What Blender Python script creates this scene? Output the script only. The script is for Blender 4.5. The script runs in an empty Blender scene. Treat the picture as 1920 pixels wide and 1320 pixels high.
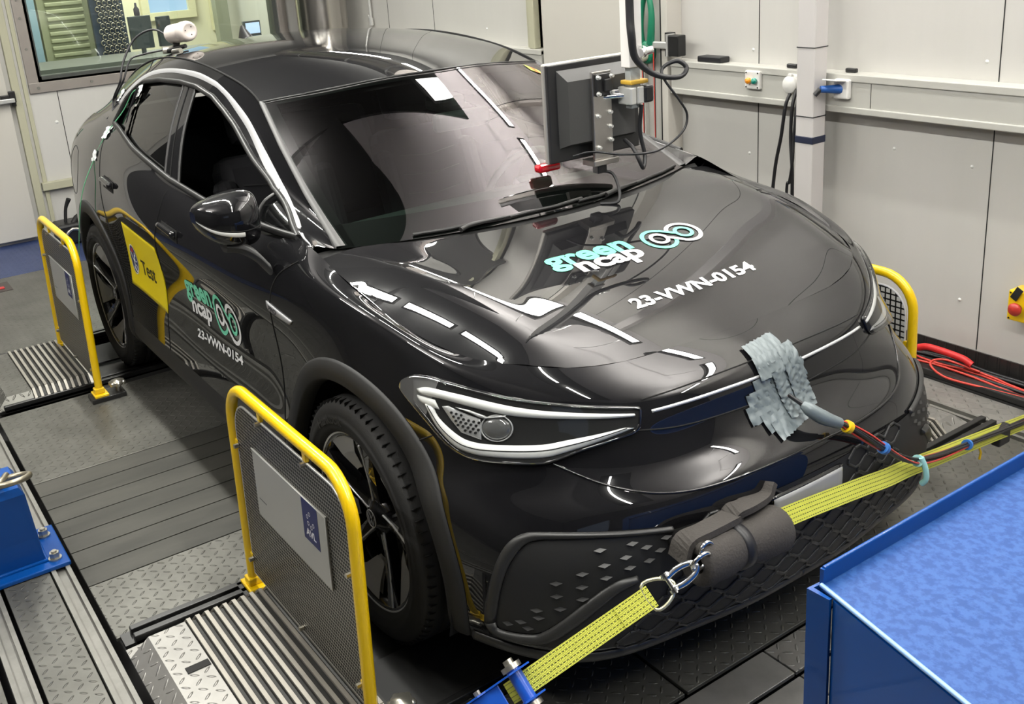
import bpy, bmesh, math, random
import numpy as np
from mathutils import Vector, Matrix
from mathutils.bvhtree import BVHTree

random.seed(7)
SC = bpy.context.scene
COL = SC.collection
PI = math.pi

# ------------------------------------------------------------------ camera
# world frame (metres): origin on the floor under the car's front axle, +x = car forward, +y = car's left
YAW, PITCH, ROLL = 2.54953, -0.319753, -0.0684787
cam_d = bpy.data.cameras.new('camera')
cam = bpy.data.objects.new('camera', cam_d)
COL.objects.link(cam)
fw = Vector((math.cos(YAW) * math.cos(PITCH), math.sin(YAW) * math.cos(PITCH), math.sin(PITCH)))
sd = fw.cross(Vector((0, 0, 1))).normalized()
up = sd.cross(fw)
s2 = math.cos(ROLL) * sd + math.sin(ROLL) * up
u2 = -math.sin(ROLL) * sd + math.cos(ROLL) * up
M = Matrix((s2, u2, -fw)).transposed().to_4x4()
M.translation = Vector((2.42297515, -1.95484639, 1.94403407))
cam.matrix_world = M
cam_d.sensor_width = 36.0
cam_d.lens = 1918.79 / 1920 * 36.0
cam_d.shift_y = (519.3 - 660) / 1920
cam_d.clip_start = 0.02
SC.camera = cam

# ------------------------------------------------------------------ view, world
SC.view_settings.view_transform = 'Standard'
SC.view_settings.look = 'None'
SC.view_settings.gamma = 1.0
SC.view_settings.exposure = 0.0
SC.view_settings.use_curve_mapping = False
world = bpy.data.worlds.new('world')
SC.world = world
world.use_nodes = True
world.node_tree.nodes['Background'].inputs[0].default_value = (0.85, 0.9, 1.0, 1)
world.node_tree.nodes['Background'].inputs[1].default_value = 0.25

CEIL = 3.55
# ------------------------------------------------------------------ ceiling lamps: (x0, x1, y)
LAMPS = [(-5.0, -3.8, 1.45), (-3.55, -2.55, 1.45), (-2.35, -1.15, 1.45), (-0.93, -0.20, 1.45), (0.02, 0.62, 1.45), (0.85, 2.0, 1.45), (2.3, 3.5, 1.45),
         (-4.6, -3.4, -0.80), (-3.2, -2.3, -0.80), (-2.05, -1.45, -0.80), (-1.25, -0.58, -0.80), (-0.42, 0.15, -0.80), (0.5, 1.6, -0.80), (1.9, 3.1, -0.80),
         (-3.6, -2.4, -2.9), (-0.8, 0.4, -2.9)]
LAMP_W = 19.0
LAMP_UP = 2.3
for i, (x0, x1, y) in enumerate(LAMPS):
    ld = bpy.data.lights.new('tube_light', 'AREA')
    ld.shape = 'RECTANGLE'
    ld.size = x1 - x0
    ld.size_y = 0.055
    ld.energy = LAMP_W * (x1 - x0) * (.72 if y > 1 else 1.9)
    ld.color = (1.0, 0.985, 0.915)
    lo = bpy.data.objects.new('tube_light', ld)
    lo.location = ((x0 + x1) / 2, y, CEIL - 0.55)
    COL.objects.link(lo)
    ld2 = ld.copy(); ld2.energy = LAMP_W * (x1 - x0) * LAMP_UP      # the open tube also lights the ceiling
    lo2 = bpy.data.objects.new('tube_uplight', ld2); lo2.location = ((x0 + x1) / 2, y, CEIL - 0.495); lo2.rotation_euler = (PI, 0, 0)
    COL.objects.link(lo2)

# ================================================================== helpers
MATS = {}


def mat(name, col=(0.5, 0.5, 0.5), rough=0.5, metal=0.0, spec=0.5, coat=0.0, emit=None, estr=1.0,
        noise=None, bump=None, brush=None):
    """noise=(scale, amount, colour2); bump=(scale, strength)"""
    if name in MATS:
        return MATS[name]
    m = bpy.data.materials.new(name)
    m.use_nodes = True
    nt = m.node_tree
    b = nt.nodes['Principled BSDF']
    b.inputs['Base Color'].default_value = (*col, 1)
    b.inputs['Roughness'].default_value = rough
    b.inputs['Metallic'].default_value = metal
    b.inputs['Specular IOR Level'].default_value = spec
    if coat:
        b.inputs['Coat IOR'].default_value = 1.6
        b.inputs['Coat Weight'].default_value = coat
        b.inputs['Coat Roughness'].default_value = 0.0
    if emit:
        b.inputs['Emission Color'].default_value = (*emit, 1)
        b.inputs['Emission Strength'].default_value = estr
    tc = nt.nodes.new('ShaderNodeTexCoord')
    if noise:
        sc, amt, c2 = noise
        mp = nt.nodes.new('ShaderNodeMapping')
        if brush:
            mp.inputs['Scale'].default_value = brush
        nt.links.new(tc.outputs['Object'], mp.inputs[0])
        n = nt.nodes.new('ShaderNodeTexNoise')
        n.inputs['Scale'].default_value = sc
        n.inputs['Detail'].default_value = 6
        n.inputs['Roughness'].default_value = 0.6
        nt.links.new(mp.outputs[0], n.inputs['Vector'])
        r = nt.nodes.new('ShaderNodeValToRGB')
        r.color_ramp.elements[0].position = 0.5 - amt
        r.color_ramp.elements[1].position = 0.5 + amt
        r.color_ramp.elements[0].color = (*col, 1)
        r.color_ramp.elements[1].color = (*c2, 1)
        nt.links.new(n.outputs['Fac'], r.inputs[0])
        nt.links.new(r.outputs[0], b.inputs['Base Color'])
    if bump:
        n2 = nt.nodes.new('ShaderNodeTexNoise')
        n2.inputs['Scale'].default_value = bump[0]
        n2.inputs['Detail'].default_value = 4
        nt.links.new(tc.outputs['Object'], n2.inputs['Vector'])
        bp = nt.nodes.new('ShaderNodeBump')
        bp.inputs['Strength'].default_value = bump[1]
        bp.inputs['Distance'].default_value = 0.01
        nt.links.new(n2.outputs['Fac'], bp.inputs['Height'])
        nt.links.new(bp.outputs[0], b.inputs['Normal'])
    MATS[name] = m
    return m


def glass(name, tint=(0.6, 0.65, 0.62), refl=1.0, ior=1.5):
    if name in MATS:
        return MATS[name]
    m = bpy.data.materials.new(name)
    m.use_nodes = True
    nt = m.node_tree
    nt.nodes.clear()
    out = nt.nodes.new('ShaderNodeOutputMaterial')
    tr = nt.nodes.new('ShaderNodeBsdfTransparent')
    tr.inputs[0].default_value = (*tint, 1)
    gl = nt.nodes.new('ShaderNodeBsdfGlossy')
    gl.inputs['Roughness'].default_value = 0.0
    gl.inputs[0].default_value = (*refl, 1) if isinstance(refl, tuple) else (refl, refl, refl, 1)
    fr = nt.nodes.new('ShaderNodeFresnel')
    fr.inputs[0].default_value = ior
    mx = nt.nodes.new('ShaderNodeMixShader')
    nt.links.new(fr.outputs[0], mx.inputs[0])
    nt.links.new(tr.outputs[0], mx.inputs[1])
    nt.links.new(gl.outputs[0], mx.inputs[2])
    nt.links.new(mx.outputs[0], out.inputs[0])
    MATS[name] = m
    return m


def tag(o, label=None, cat=None, group=None, kind=None):
    if label: o['label'] = label
    if cat: o['category'] = cat
    if group: o['group'] = group
    if kind: o['kind'] = kind
    return o


def empty(name, loc=(0, 0, 0), label=None, cat=None, group=None, rotz=0.0):
    o = bpy.data.objects.new(name, None)
    o.location = loc
    o.rotation_euler = (0, 0, rotz)
    o.empty_display_size = 0.1
    COL.objects.link(o)
    return tag(o, label, cat, group)


def link(name, me, m, parent=None, smooth=False):
    o = bpy.data.objects.new(name, me)
    COL.objects.link(o)
    if m is not None:
        if isinstance(m, (list, tuple)):
            for k in m: me.materials.append(k)
        else:
            me.materials.append(m)
    if smooth:
        me.polygons.foreach_set('use_smooth', [True] * len(me.polygons))
    if parent is not None:
        o.parent = parent
    return o


class MB:
    """collects simple shapes into one mesh"""

    def __init__(s):
        s.v = []; s.f = []; s.sm = []; s.mi = []; s.cur = 0

    def add(s, v, f, smooth=False):
        n = len(s.v)
        s.v += [tuple(p) for p in v]
        s.f += [tuple(i + n for i in q) for q in f]
        s.sm += [smooth] * len(f)
        s.mi += [s.cur] * len(f)
        return s

    def box(s, a, b, M=None, bev=0.0):
        x0, y0, z0 = (min(a[i], b[i]) for i in range(3))
        x1, y1, z1 = (max(a[i], b[i]) for i in range(3))
        if bev <= 0:
            v = [(x0, y0, z0), (x1, y0, z0), (x1, y1, z0), (x0, y1, z0), (x0, y0, z1), (x1, y0, z1), (x1, y1, z1), (x0, y1, z1)]
            f = [(0, 3, 2, 1), (4, 5, 6, 7), (0, 1, 5, 4), (1, 2, 6, 5), (2, 3, 7, 6), (3, 0, 4, 7)]
            sm = False
        else:
            bm = bmesh.new()
            bmesh.ops.create_cube(bm, size=1)
            for q in bm.verts:
                q.co = Vector(((x0 + x1) / 2 + q.co.x * (x1 - x0), (y0 + y1) / 2 + q.co.y * (y1 - y0), (z0 + z1) / 2 + q.co.z * (z1 - z0)))
            bmesh.ops.bevel(bm, geom=bm.edges[:], offset=min(bev, (x1 - x0) * .49, (y1 - y0) * .49, (z1 - z0) * .49), segments=2, affect='EDGES', profile=0.5)
            bm.verts.index_update()
            v = [tuple(q.co) for q in bm.verts]
            f = [tuple(q.index for q in fc.verts) for fc in bm.faces]
            bm.free()
            sm = False
        if M is not None:
            v = [tuple(M @ Vector(p)) for p in v]
        return s.add(v, f, sm)

    def cyl(s, p0, p1, r0, r1=None, n=20, caps=True, smooth=True):
        r1 = r0 if r1 is None else r1
        p0 = Vector(p0); p1 = Vector(p1)
        d = (p1 - p0).normalized()
        a = d.orthogonal().normalized(); b = d.cross(a)
        v = []
        for p, r in ((p0, r0), (p1, r1)):
            for k in range(n):
                t = 2 * PI * k / n
                v.append(p + r * (math.cos(t) * a + math.sin(t) * b))
        f = [(k, (k + 1) % n, n + (k + 1) % n, n + k) for k in range(n)]
        s.add(v, f, smooth)
        if caps:
            s.add(v[:n][::-1], [tuple(range(n))])
            s.add(v[n:], [tuple(range(n))])
        return s

    def tube(s, pts, r, n=10, closed=False, caps=True, smooth_path=0):
        pts = [np.array(p, float) for p in pts]
        if smooth_path:
            m0 = len(pts); pts = list(catmull(pts, smooth_path, closed))
            if isinstance(r, (list, tuple)): r = list(np.interp(np.linspace(0, 1, len(pts)), np.linspace(0, 1, m0), r))
        m = len(pts)
        T = []
        for i in range(m):
            a = pts[(i - 1) % m] if (closed or i > 0) else pts[i]
            b = pts[(i + 1) % m] if (closed or i < m - 1) else pts[i]
            t = b - a
            T.append(t / (np.linalg.norm(t) + 1e-12))
        ref = np.array([0, 0, 1.0]) if abs(T[0][2]) < .9 else np.array([1.0, 0, 0])
        N = np.cross(T[0], ref); N /= np.linalg.norm(N)
        v = []
        for i in range(m):
            N = N - T[i] * (N @ T[i]); N /= np.linalg.norm(N) + 1e-12
            B = np.cross(T[i], N)
            rr = r[i] if isinstance(r, (list, tuple)) else r
            for k in range(n):
                t = 2 * PI * k / n
                v.append(tuple(pts[i] + rr * (math.cos(t) * N + math.sin(t) * B)))
        f = []
        for i in range(m if closed else m - 1):
            j = (i + 1) % m
            for k in range(n):
                f.append((i * n + k, i * n + (k + 1) % n, j * n + (k + 1) % n, j * n + k))
        s.add(v, f, True)
        if caps and not closed:
            s.add([v[k] for k in range(n)][::-1], [tuple(range(n))])
            s.add([v[(m - 1) * n + k] for k in range(n)], [tuple(range(n))])
        return s

    def lathe(s, prof, M=None, n=32, smooth=True):
        """prof: (r, h) pairs revolved about local z"""
        v = []
        for r, h in prof:
            for k in range(n):
                t = 2 * PI * k / n
                v.append((r * math.cos(t), r * math.sin(t), h))
        f = []
        for i in range(len(prof) - 1):
            for k in range(n):
                f.append((i * n + k, i * n + (k + 1) % n, (i + 1) * n + (k + 1) % n, (i + 1) * n + k))
        if M is not None:
            v = [tuple(M @ Vector(p)) for p in v]
        return s.add(v, f, smooth)

    def prism(s, poly, h0, h1, M=None):
        n = len(poly)
        v = [(p[0], p[1], h0) for p in poly] + [(p[0], p[1], h1) for p in poly]
        if M is not None:
            v = [tuple(M @ Vector(p)) for p in v]
        f = [tuple(range(n))[::-1], tuple(range(n, 2 * n))] + [(k, (k + 1) % n, n + (k + 1) % n, n + k) for k in range(n)]
        return s.add(v, f)

    def grid(s, P, smooth=True, flip=False):
        P = np.asarray(P, float); a, b = P.shape[:2]
        v = [tuple(p) for p in P.reshape(-1, 3)]
        f = []
        for i in range(a - 1):
            for j in range(b - 1):
                q = (i * b + j, i * b + j + 1, (i + 1) * b + j + 1, (i + 1) * b + j)
                f.append(q[::-1] if flip else q)
        return s.add(v, f, smooth)

    def build(s, name, m, parent=None, weld=False):
        me = bpy.data.meshes.new(name)
        me.from_pydata(s.v, [], s.f)
        me.polygons.foreach_set('use_smooth', s.sm)
        if any(s.mi):
            pass
        o = link(name, me, m, parent)
        if any(s.mi):
            me.polygons.foreach_set('material_index', s.mi)
        if weld:
            bm = bmesh.new(); bm.from_mesh(me)
            bmesh.ops.remove_doubles(bm, verts=bm.verts, dist=1e-5)
            bmesh.ops.recalc_face_normals(bm, faces=bm.faces)
            bm.to_mesh(me); bm.free()
        me.update()
        return o


def catmull(P, n=6, closed=False):
    P = np.array(P, float)
    if closed:
        Q = np.vstack([P[-1], P, P[0], P[1]])
    else:
        Q = np.vstack([2 * P[0] - P[1], P, 2 * P[-1] - P[-2]])
    o = []
    for i in range(1, len(Q) - 2):
        for k in range(n):
            t = k / n
            a, b, c, d = Q[i - 1:i + 3]
            o.append(.5 * ((2 * b) + (-a + c) * t + (2 * a - 5 * b + 4 * c - d) * t * t + (-a + 3 * b - 3 * c + d) * t ** 3))
    if not closed:
        o.append(P[-1])
    return np.array(o)


def spl(t, Y, tt):
    """natural cubic spline through Y (n, k) at t, evaluated at tt"""
    t = np.asarray(t, float); Y = np.asarray(Y, float); n = len(t)
    h = np.diff(t)
    A = np.zeros((n, n)); B = np.zeros((n,) + Y.shape[1:])
    A[0, 0] = A[-1, -1] = 1
    for i in range(1, n - 1):
        A[i, i - 1] = h[i - 1]; A[i, i] = 2 * (h[i - 1] + h[i]); A[i, i + 1] = h[i]
        B[i] = 6 * ((Y[i + 1] - Y[i]) / h[i] - (Y[i] - Y[i - 1]) / h[i - 1])
    Mm = np.linalg.solve(A, B.reshape(n, -1)).reshape(B.shape)
    k = np.clip(np.searchsorted(t, tt, side='right') - 1, 0, n - 2)
    tt = np.asarray(tt, float)
    ex = (slice(None),) + (None,) * (Y.ndim - 1)
    d0 = (tt - t[k])[ex]; d1 = (t[k + 1] - tt)[ex]; hh = h[k][ex]
    return (Mm[k] * d1 ** 3 + Mm[k + 1] * d0 ** 3) / (6 * hh) + (Y[k] / hh - Mm[k] * hh / 6) * d1 + (Y[k + 1] / hh - Mm[k + 1] * hh / 6) * d0


def surf(N, nu, nv, pu=0.5):
    """interpolating surface through control net N (a, b, 3)"""
    N = np.asarray(N, float)

    def par(P):
        d = np.sqrt((np.diff(P, axis=0) ** 2).sum(-1)).mean(1) ** (pu if pu else 1)
        t = np.concatenate([[0], np.cumsum(d + 1e-4)])
        return t / t[-1]
    tu = par(N); tv = par(N.transpose(1, 0, 2))

    def dense(t, n):     # distribute n samples roughly evenly by real length
        return np.interp(np.linspace(0, 1, n), np.linspace(0, 1, len(t)), t) if False else np.linspace(0, 1, n)
    A = spl(tu, N, dense(tu, nu))
    return spl(tv, A.transpose(1, 0, 2), dense(tv, nv)).transpose(1, 0, 2)


def resample(P, n, u=None):
    P = np.asarray(P, float)
    d = np.concatenate([[0], np.cumsum(np.sqrt((np.diff(P, axis=0) ** 2).sum(1)))])
    t = np.linspace(0, d[-1], n) if u is None else np.asarray(u) * d[-1]
    return np.stack([np.interp(t, d, P[:, k]) for k in range(P.shape[1])], 1)


def vnormals(P):
    a = np.gradient(P, axis=0); b = np.gradient(P, axis=1)
    n = np.cross(a, b)
    return n / (np.linalg.norm(n, axis=2, keepdims=True) + 1e-12)


def split_grid(P, rule, specs, parent, out_ref):
    """cut grid P into panels: rule(cx, cy, cz) -> key; specs[key] = (name, material, label)"""
    a, b = P.shape[:2]
    nr = vnormals(P)
    # make the normals point away from out_ref
    c = P.reshape(-1, 3); s = ((c - np.array(out_ref)) * nr.reshape(-1, 3)).sum()
    flip = s < 0
    if flip: nr = -nr
    cen = (P[:-1, :-1] + P[1:, :-1] + P[:-1, 1:] + P[1:, 1:]) / 4
    faces = {}
    for i in range(a - 1):
        for j in range(b - 1):
            k = rule(*cen[i, j])
            if k is None: continue
            q = (i * b + j, (i + 1) * b + j, (i + 1) * b + j + 1, i * b + j + 1)
            faces.setdefault(k, []).append(q[::-1] if flip else q)
    V = P.reshape(-1, 3); NR = nr.reshape(-1, 3)
    res = {}
    for k, fs in faces.items():
        used = sorted({i for q in fs for i in q})
        mp = {o: n for n, o in enumerate(used)}
        me = bpy.data.meshes.new(specs[k][0])
        me.from_pydata([tuple(V[i]) for i in used], [], [tuple(mp[i] for i in q) for q in fs])
        me.polygons.foreach_set('use_smooth', [True] * len(me.polygons))
        me.normals_split_custom_set_from_vertices([tuple(NR[i]) for i in used])
        o = link(specs[k][0], me, specs[k][1], parent)
        if len(specs[k]) > 2 and specs[k][2]: o['label'] = specs[k][2]
        res[k] = o
    return res


def bvh_of(*grids):
    V = []; F = []
    for P in grids:
        a, b = P.shape[:2]; n = len(V)
        V += [tuple(p) for p in P.reshape(-1, 3)]
        for i in range(a - 1):
            for j in range(b - 1):
                F.append((n + i * b + j, n + (i + 1) * b + j, n + (i + 1) * b + j + 1, n + i * b + j + 1))
    return BVHTree.FromPolygons(V, F)


def in_poly(x, y, poly):
    c = False; n = len(poly); j = n - 1
    for i in range(n):
        xi, yi = poly[i]; xj, yj = poly[j]
        if (yi > y) != (yj > y) and x < (xj - xi) * (y - yi) / (yj - yi + 1e-15) + xi: c = not c
        j = i
    return c

# ================================================================== ROOM (setting)
XB = -5.87        # rear wall
YR = 2.03         # wall on the car's left side
XF, YN = 4.6, -4.4
WALLM = mat('wall_panel', (0.50, 0.495, 0.465), 0.38, noise=(2.2, .35, (0.57, 0.555, 0.53)), brush=(1.5, 1.5, .2))
WALLD = mat('wall_panel_far_side', (0.045, 0.045, 0.045), 0.5)
WALLF = mat('wall_front_dark', (0.022, 0.022, 0.026), 0.6)
CEILM = mat('ceiling_panel', (0.72, 0.69, 0.70), 0.5)
TRIMM = mat('wall_trim', (0.46, 0.455, 0.42), 0.4)
OLIVE = mat('olive_seal_strip', (0.42, 0.41, 0.30), 0.5)
GAPM = mat('gap_black', (0.01, 0.01, 0.01), 0.8)
ALU = mat('aluminium_rail', (0.17, 0.167, 0.15), 0.5, metal=.4, noise=(14, .3, (0.26, .255, .235)))


def tread_mat(name, c1, c2, s=.034, metal=.55, rough=.42):
    m = mat(name, c1, rough, metal, noise=(5.5, .28, c2))
    nt = m.node_tree; b = nt.nodes['Principled BSDF']; L_ = nt.links.new
    tc = nt.nodes.new('ShaderNodeTexCoord'); sx = nt.nodes.new('ShaderNodeSeparateXYZ'); L_(tc.outputs['Object'], sx.inputs[0])

    def mth(op, a, b_=None, c=None):
        n = nt.nodes.new('ShaderNodeMath'); n.operation = op
        for i, v in enumerate((a, b_, c)):
            if v is None: continue
            if isinstance(v, (int, float)): n.inputs[i].default_value = v
            else: L_(v, n.inputs[i])
        return n.outputs[0]
    px = mth('DIVIDE', sx.outputs[0], s); py = mth('DIVIDE', sx.outputs[1], s)
    fx = mth('FLOOR', px); fy = mth('FLOOR', py)
    par = mth('MODULO', mth('ABSOLUTE', mth('ADD', fx, fy)), 2.0)
    sg = mth('SUBTRACT', mth('MULTIPLY', mth('GREATER_THAN', par, .5), 2.0), 1.0)
    gx = mth('SUBTRACT', mth('SUBTRACT', px, fx), .5); gy = mth('SUBTRACT', mth('SUBTRACT', py, fy), .5)
    t = mth('MULTIPLY', gy, sg)
    u = mth('ADD', gx, t); v = mth('SUBTRACT', gx, t)
    d = mth('SQRT', mth('ADD', mth('POWER', mth('DIVIDE', u, .62), 2.0), mth('POWER', mth('DIVIDE', v, .17), 2.0)))
    mr = nt.nodes.new('ShaderNodeMapRange'); mr.interpolation_type = 'SMOOTHSTEP'
    mr.inputs['From Min'].default_value = 1.0; mr.inputs['From Max'].default_value = .45
    L_(d, mr.inputs['Value'])
    bp = nt.nodes.new('ShaderNodeBump'); bp.inputs['Strength'].default_value = 1.0; bp.inputs['Distance'].default_value = .0035
    L_(mr.outputs[0], bp.inputs['Height']); L_(bp.outputs[0], b.inputs['Normal'])
    return m


TREAD = tread_mat('tread_plate', (0.085, 0.084, 0.074), (0.175, 0.173, 0.156))
TREADL = tread_mat('tread_plate_bright', (0.21, 0.205, 0.192), (0.34, 0.33, 0.31), .036)
TREADB = tread_mat('tread_plate_blue', (0.03, 0.055, 0.16), (0.07, 0.10, 0.24))
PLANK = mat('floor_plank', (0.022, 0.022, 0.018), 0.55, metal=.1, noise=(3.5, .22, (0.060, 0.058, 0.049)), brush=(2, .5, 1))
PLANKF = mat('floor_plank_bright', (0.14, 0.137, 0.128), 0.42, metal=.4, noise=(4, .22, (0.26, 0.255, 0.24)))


def setting(mb, name, m, kind='structure', **k):
    return tag(mb.build(name, m), kind=kind, **k)


def bx(a, b, bev=0):
    return MB().box(a, b, None, bev)


setting(bx((-8.8, YN, -.30), (XF, YR + .3, -.10)), 'floor', mat('floor_pit', (0.03, 0.03, 0.03), 0.7))
setting(bx((XB - .12, YN - .1, CEIL), (XF + .1, YR + .3, CEIL + .1)), 'ceiling', CEILM)
setting(bx((-9.0, YR, -.12), (XF, YR + .12, CEIL)), 'wall_left', WALLM)
setting(bx((XF, YN, -.12), (XF + .1, YR + .3, CEIL)), 'wall_front', WALLF)
setting(bx((XB, YN - .1, -.12), (XF, YN, CEIL)), 'wall_right', WALLD)
# rear wall with the control room window opening (y -.44 .. 1.46, z 1.19 .. 2.2)
m = MB()
m.box((XB - .12, -2.05, -.12), (XB, -.45, CEIL)); m.box((XB - .12, 1.46, -.12), (XB, YR, CEIL))
m.box((XB - .12, -.45, -.12), (XB, 1.46, 1.17)); m.box((XB - .12, -.45, 2.25), (XB, 1.46, CEIL))
setting(m, 'wall_back', WALLM)
setting(bx((XB - .12, YN, -.12), (XB, -2.05, CEIL)), 'wall_back.002', mat('wall_back_dark', (.03, .03, .032), .6))

# floor plates: built as lift-out panels (name, x0, x1, y0, y1, material, label)
def plate(x0, x1, y0, y1, m, name='floor_plate', lab=None, z=0.0, th=.012, cat='floor plate', grp=None):
    o = bx((x0 + .003, y0 + .003, z - th), (x1 - .003, y1 - .003, z), .0015).build(name, m)
    return tag(o, lab, cat, grp)


plate(-1.70 - .80, -1.70, -1.545, 1.545, TREAD, lab='grey tread plate between the rear roller rail and the smooth planks beside the car')
plate(-.82, -.475, -1.545, 1.545, TREAD, lab='grey tread plate between the smooth planks and the front roller rail')
for i in range(7):
    x0 = -1.70 + i * .1257
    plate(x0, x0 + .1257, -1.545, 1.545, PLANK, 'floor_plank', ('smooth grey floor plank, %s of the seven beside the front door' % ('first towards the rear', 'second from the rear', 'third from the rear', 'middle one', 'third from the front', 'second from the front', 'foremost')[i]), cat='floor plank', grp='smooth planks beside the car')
plate(-4.95, -3.30, -1.545, 1.545, TREAD, lab='grey tread plate behind the rear wheels, in front of the blue floor')
plate(-3.30, -2.63, -2.2 + .655, -1.34, TREAD, lab='narrow tread plate outside the rear ribbed roller cover')
plate(-5.86, -4.95, -3.5, 2.0, TREADB, lab='blue painted tread plate along the rear wall')
plate(.475, .785, -1.545, -.385, TREAD, lab='dark tread plate under the front bumper corner by the ratchet')
plate(.475, .785, -.380, 1.545, TREAD, lab='dark tread plate under the front bumper lip')
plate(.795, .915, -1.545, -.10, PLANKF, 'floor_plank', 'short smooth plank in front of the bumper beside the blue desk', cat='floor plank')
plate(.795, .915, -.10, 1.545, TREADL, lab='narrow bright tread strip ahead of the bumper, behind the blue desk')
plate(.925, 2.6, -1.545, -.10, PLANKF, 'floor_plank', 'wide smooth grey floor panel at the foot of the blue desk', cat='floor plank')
plate(.925, 3.2, -.10, 1.545, TREADL, lab='bright worn tread plate between the car front and the blue desk')
for y0, y1, lab in ((-1.775, -1.625, 'narrow tread plate strip between the two aluminium floor rails'), (-3.4, -1.862, 'tread plate left of the floor rails in the bottom left corner'), (1.625, 1.80, 'long tread strip along the wall behind the front barrier')):
    plate(-4.9, 3.4, y0, y1, TREADL if y0 > 0 else TREAD, lab=lab)
for y, n in ((-1.592, 2), (-1.815, 1)):
    for sg in (-1, 1):
        m = MB()
        yy = y if sg < 0 else -y
        m.box((-4.9, yy - .030, -.03), (3.4, yy + .030, -.012)); m.box((-4.9, yy - .030, -.012), (3.4, yy - .016, .004)); m.box((-4.9, yy + .016, -.012), (3.4, yy + .030, .004))
        if sg > 0 and n == 1: continue
        tag(m.build('floor_rail', ALU), {(-1, 2): 'aluminium channel rail running along the floor beside the planks', (1, 2): 'aluminium channel rail along the floor on the wall side of the car', (-1, 1): 'aluminium channel rail at the far left of the floor'}[(sg, n)], 'rail', 'floor channel rails')

# black transverse rails beside the rollers
BLK = mat('black_steel', (0.012, 0.012, 0.012), 0.35)
for x, lab in ((-.452, 'black cross rail behind the front rollers'), (.442, 'black cross rail ahead of the front rollers'), (-2.592, 'black cross rail between rear rollers and tread plate'), (-3.33 + .02, 'black cross rail behind the rear rollers')):
    m = MB()
    for dx in (-.022, .022):
        m.box((x + dx - .012, -1.50, -.012), (x + dx + .012, 1.60, .022), None, .003)
    m.box((x - .034, -1.53, -.012), (x + .034, 1.55, .002))
    r_ = m.build('roller_rail', BLK); tag(r_, lab, 'rail', 'black rails of the roller bench')
    m = MB()
    for k in range(16):
        for dx in (-.040, .0): m.cyl((x + dx, -1.42 + k * .19, .0), (x + dx, -1.42 + k * .19, .0075), .006, n=10)
    m.build('bolts', ALU, r_)

# rollers and ribbed covers
ROLL = mat('roller_steel', (0.02, 0.02, 0.02), .45, metal=.3)
RIBL = mat('ribbed_cover_metal', (0.36, 0.335, 0.29), .45, metal=.3, noise=(9, .3, (0.26, .245, .215)))
RIBD = mat('ribbed_cover_groove', (0.02, 0.02, 0.018), .6)
covers = [((-.40, .41), -1, 'front', 'right'), ((-.40, .41), 1, 'front', 'left'), ((-3.285, -2.56), -1, 'rear', 'right'), ((-3.285, -2.56), 1, 'rear', 'left')]
for (x0, x1), sg, fr, sidn in covers:
    t = empty('roller_cover', ((x0 + x1) / 2, sg * 1.22, 0), 'silver ribbed cover plate over the %s rollers, %s' % (fr, 'at the foot of the near barrier' if sg < 0 and fr == 'front' else ('below the rear barrier' if sg < 0 else 'by the wall')), 'roller cover', 'ribbed roller covers')
    hw = (x1 - x0) / 2; H = .050
    prof = [(-hw, -.012), (-hw, .004), (-hw + .055, H), (hw - .055, H), (hw, .004), (hw, -.012)]
    m = MB(); m.prism([(p[0], p[1] - .004) for p in prof], -.145, .17, Matrix(((1, 0, 0, 0), (0, 0, 1, 0), (0, 1, 0, 0), (0, 0, 0, 1))))
    m.build('cover_base', RIBD, t)
    for k in range(11):
        y = -.135 + k * .0285
        m = MB()
        pts = [(-hw + .004, y, .012), (-hw + .055, y, H + .006), (hw - .055, y, H + .006), (hw - .004, y, .012)]
        for a, b in zip(pts[:-1], pts[1:]):
            d = (Vector(b) - Vector(a)).normalized(); L_ = (Vector(b) - Vector(a)).length
            R = Matrix.Translation(a) @ Vector((1, 0, 0)).rotation_difference(d).to_matrix().to_4x4()
            m.box((0, -.0060, -.004), (L_, .0060, .004), R)
        m.build('rib', RIBL, t)
    # tread cover hump outside the ribs
    h = MB()
    xs = [x0, x0 + .05, x1 - .05, x1]
    yo = [1.365, 1.475, 1.535]
    zz = [.05, .05, .002]
    P = [[(xs[i], sg * yo[j], (zz[j] if i in (1, 2) else min(zz[j], .004))) for i in range(4)] for j in range(3)]
    h.grid(P, False)
    h.grid([[P[j][i] for j in range(3)] for i in range(4)], False) if False else None
    h.add([P[0][0], P[0][1], P[0][2], P[0][3], (xs[3], sg * 1.365, -.01), (xs[0], sg * 1.365, -.01)], [(0, 1, 2, 3, 4, 5)])
    o = h.build('cover_hump', TREADL if sg > 0 or fr == 'front' else TREAD)
    tag(o, 'bent tread plate hump beside the %s ribbed cover on the %s side' % (fr, 'near' if sg < 0 else 'wall'), 'cover plate', 'bent tread humps')
    if fr == 'front':
        m = MB(); m.box((-.135, sg * 1.368, .0505), (-.105, sg * 1.435, .0525), None, .006); m.build('slot', GAPM, o)
for x, lab in ((0, 'black roller drums under the front wheels'), (-2.766, 'black roller drums under the rear wheels')):
    t = empty('roller_bench', (x, 0, 0), lab, 'roller bench', 'roller drums of the test bench')
    for sg in (-1, 1):
        m = MB(); m.cyl((-.0, sg * .55, -.334), (.0, sg * 1.05, -.334), .33, n=72); m.build('roller', ROLL, t)
        for dx in (-1, 1):
            m = MB(); m.box((dx * .12, sg * .50, -.014), (dx * .395, sg * 1.065, -.006)); m.build('roller_deck', mat('deck_black_rubber', (.016, .016, .016), .7), t)

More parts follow.
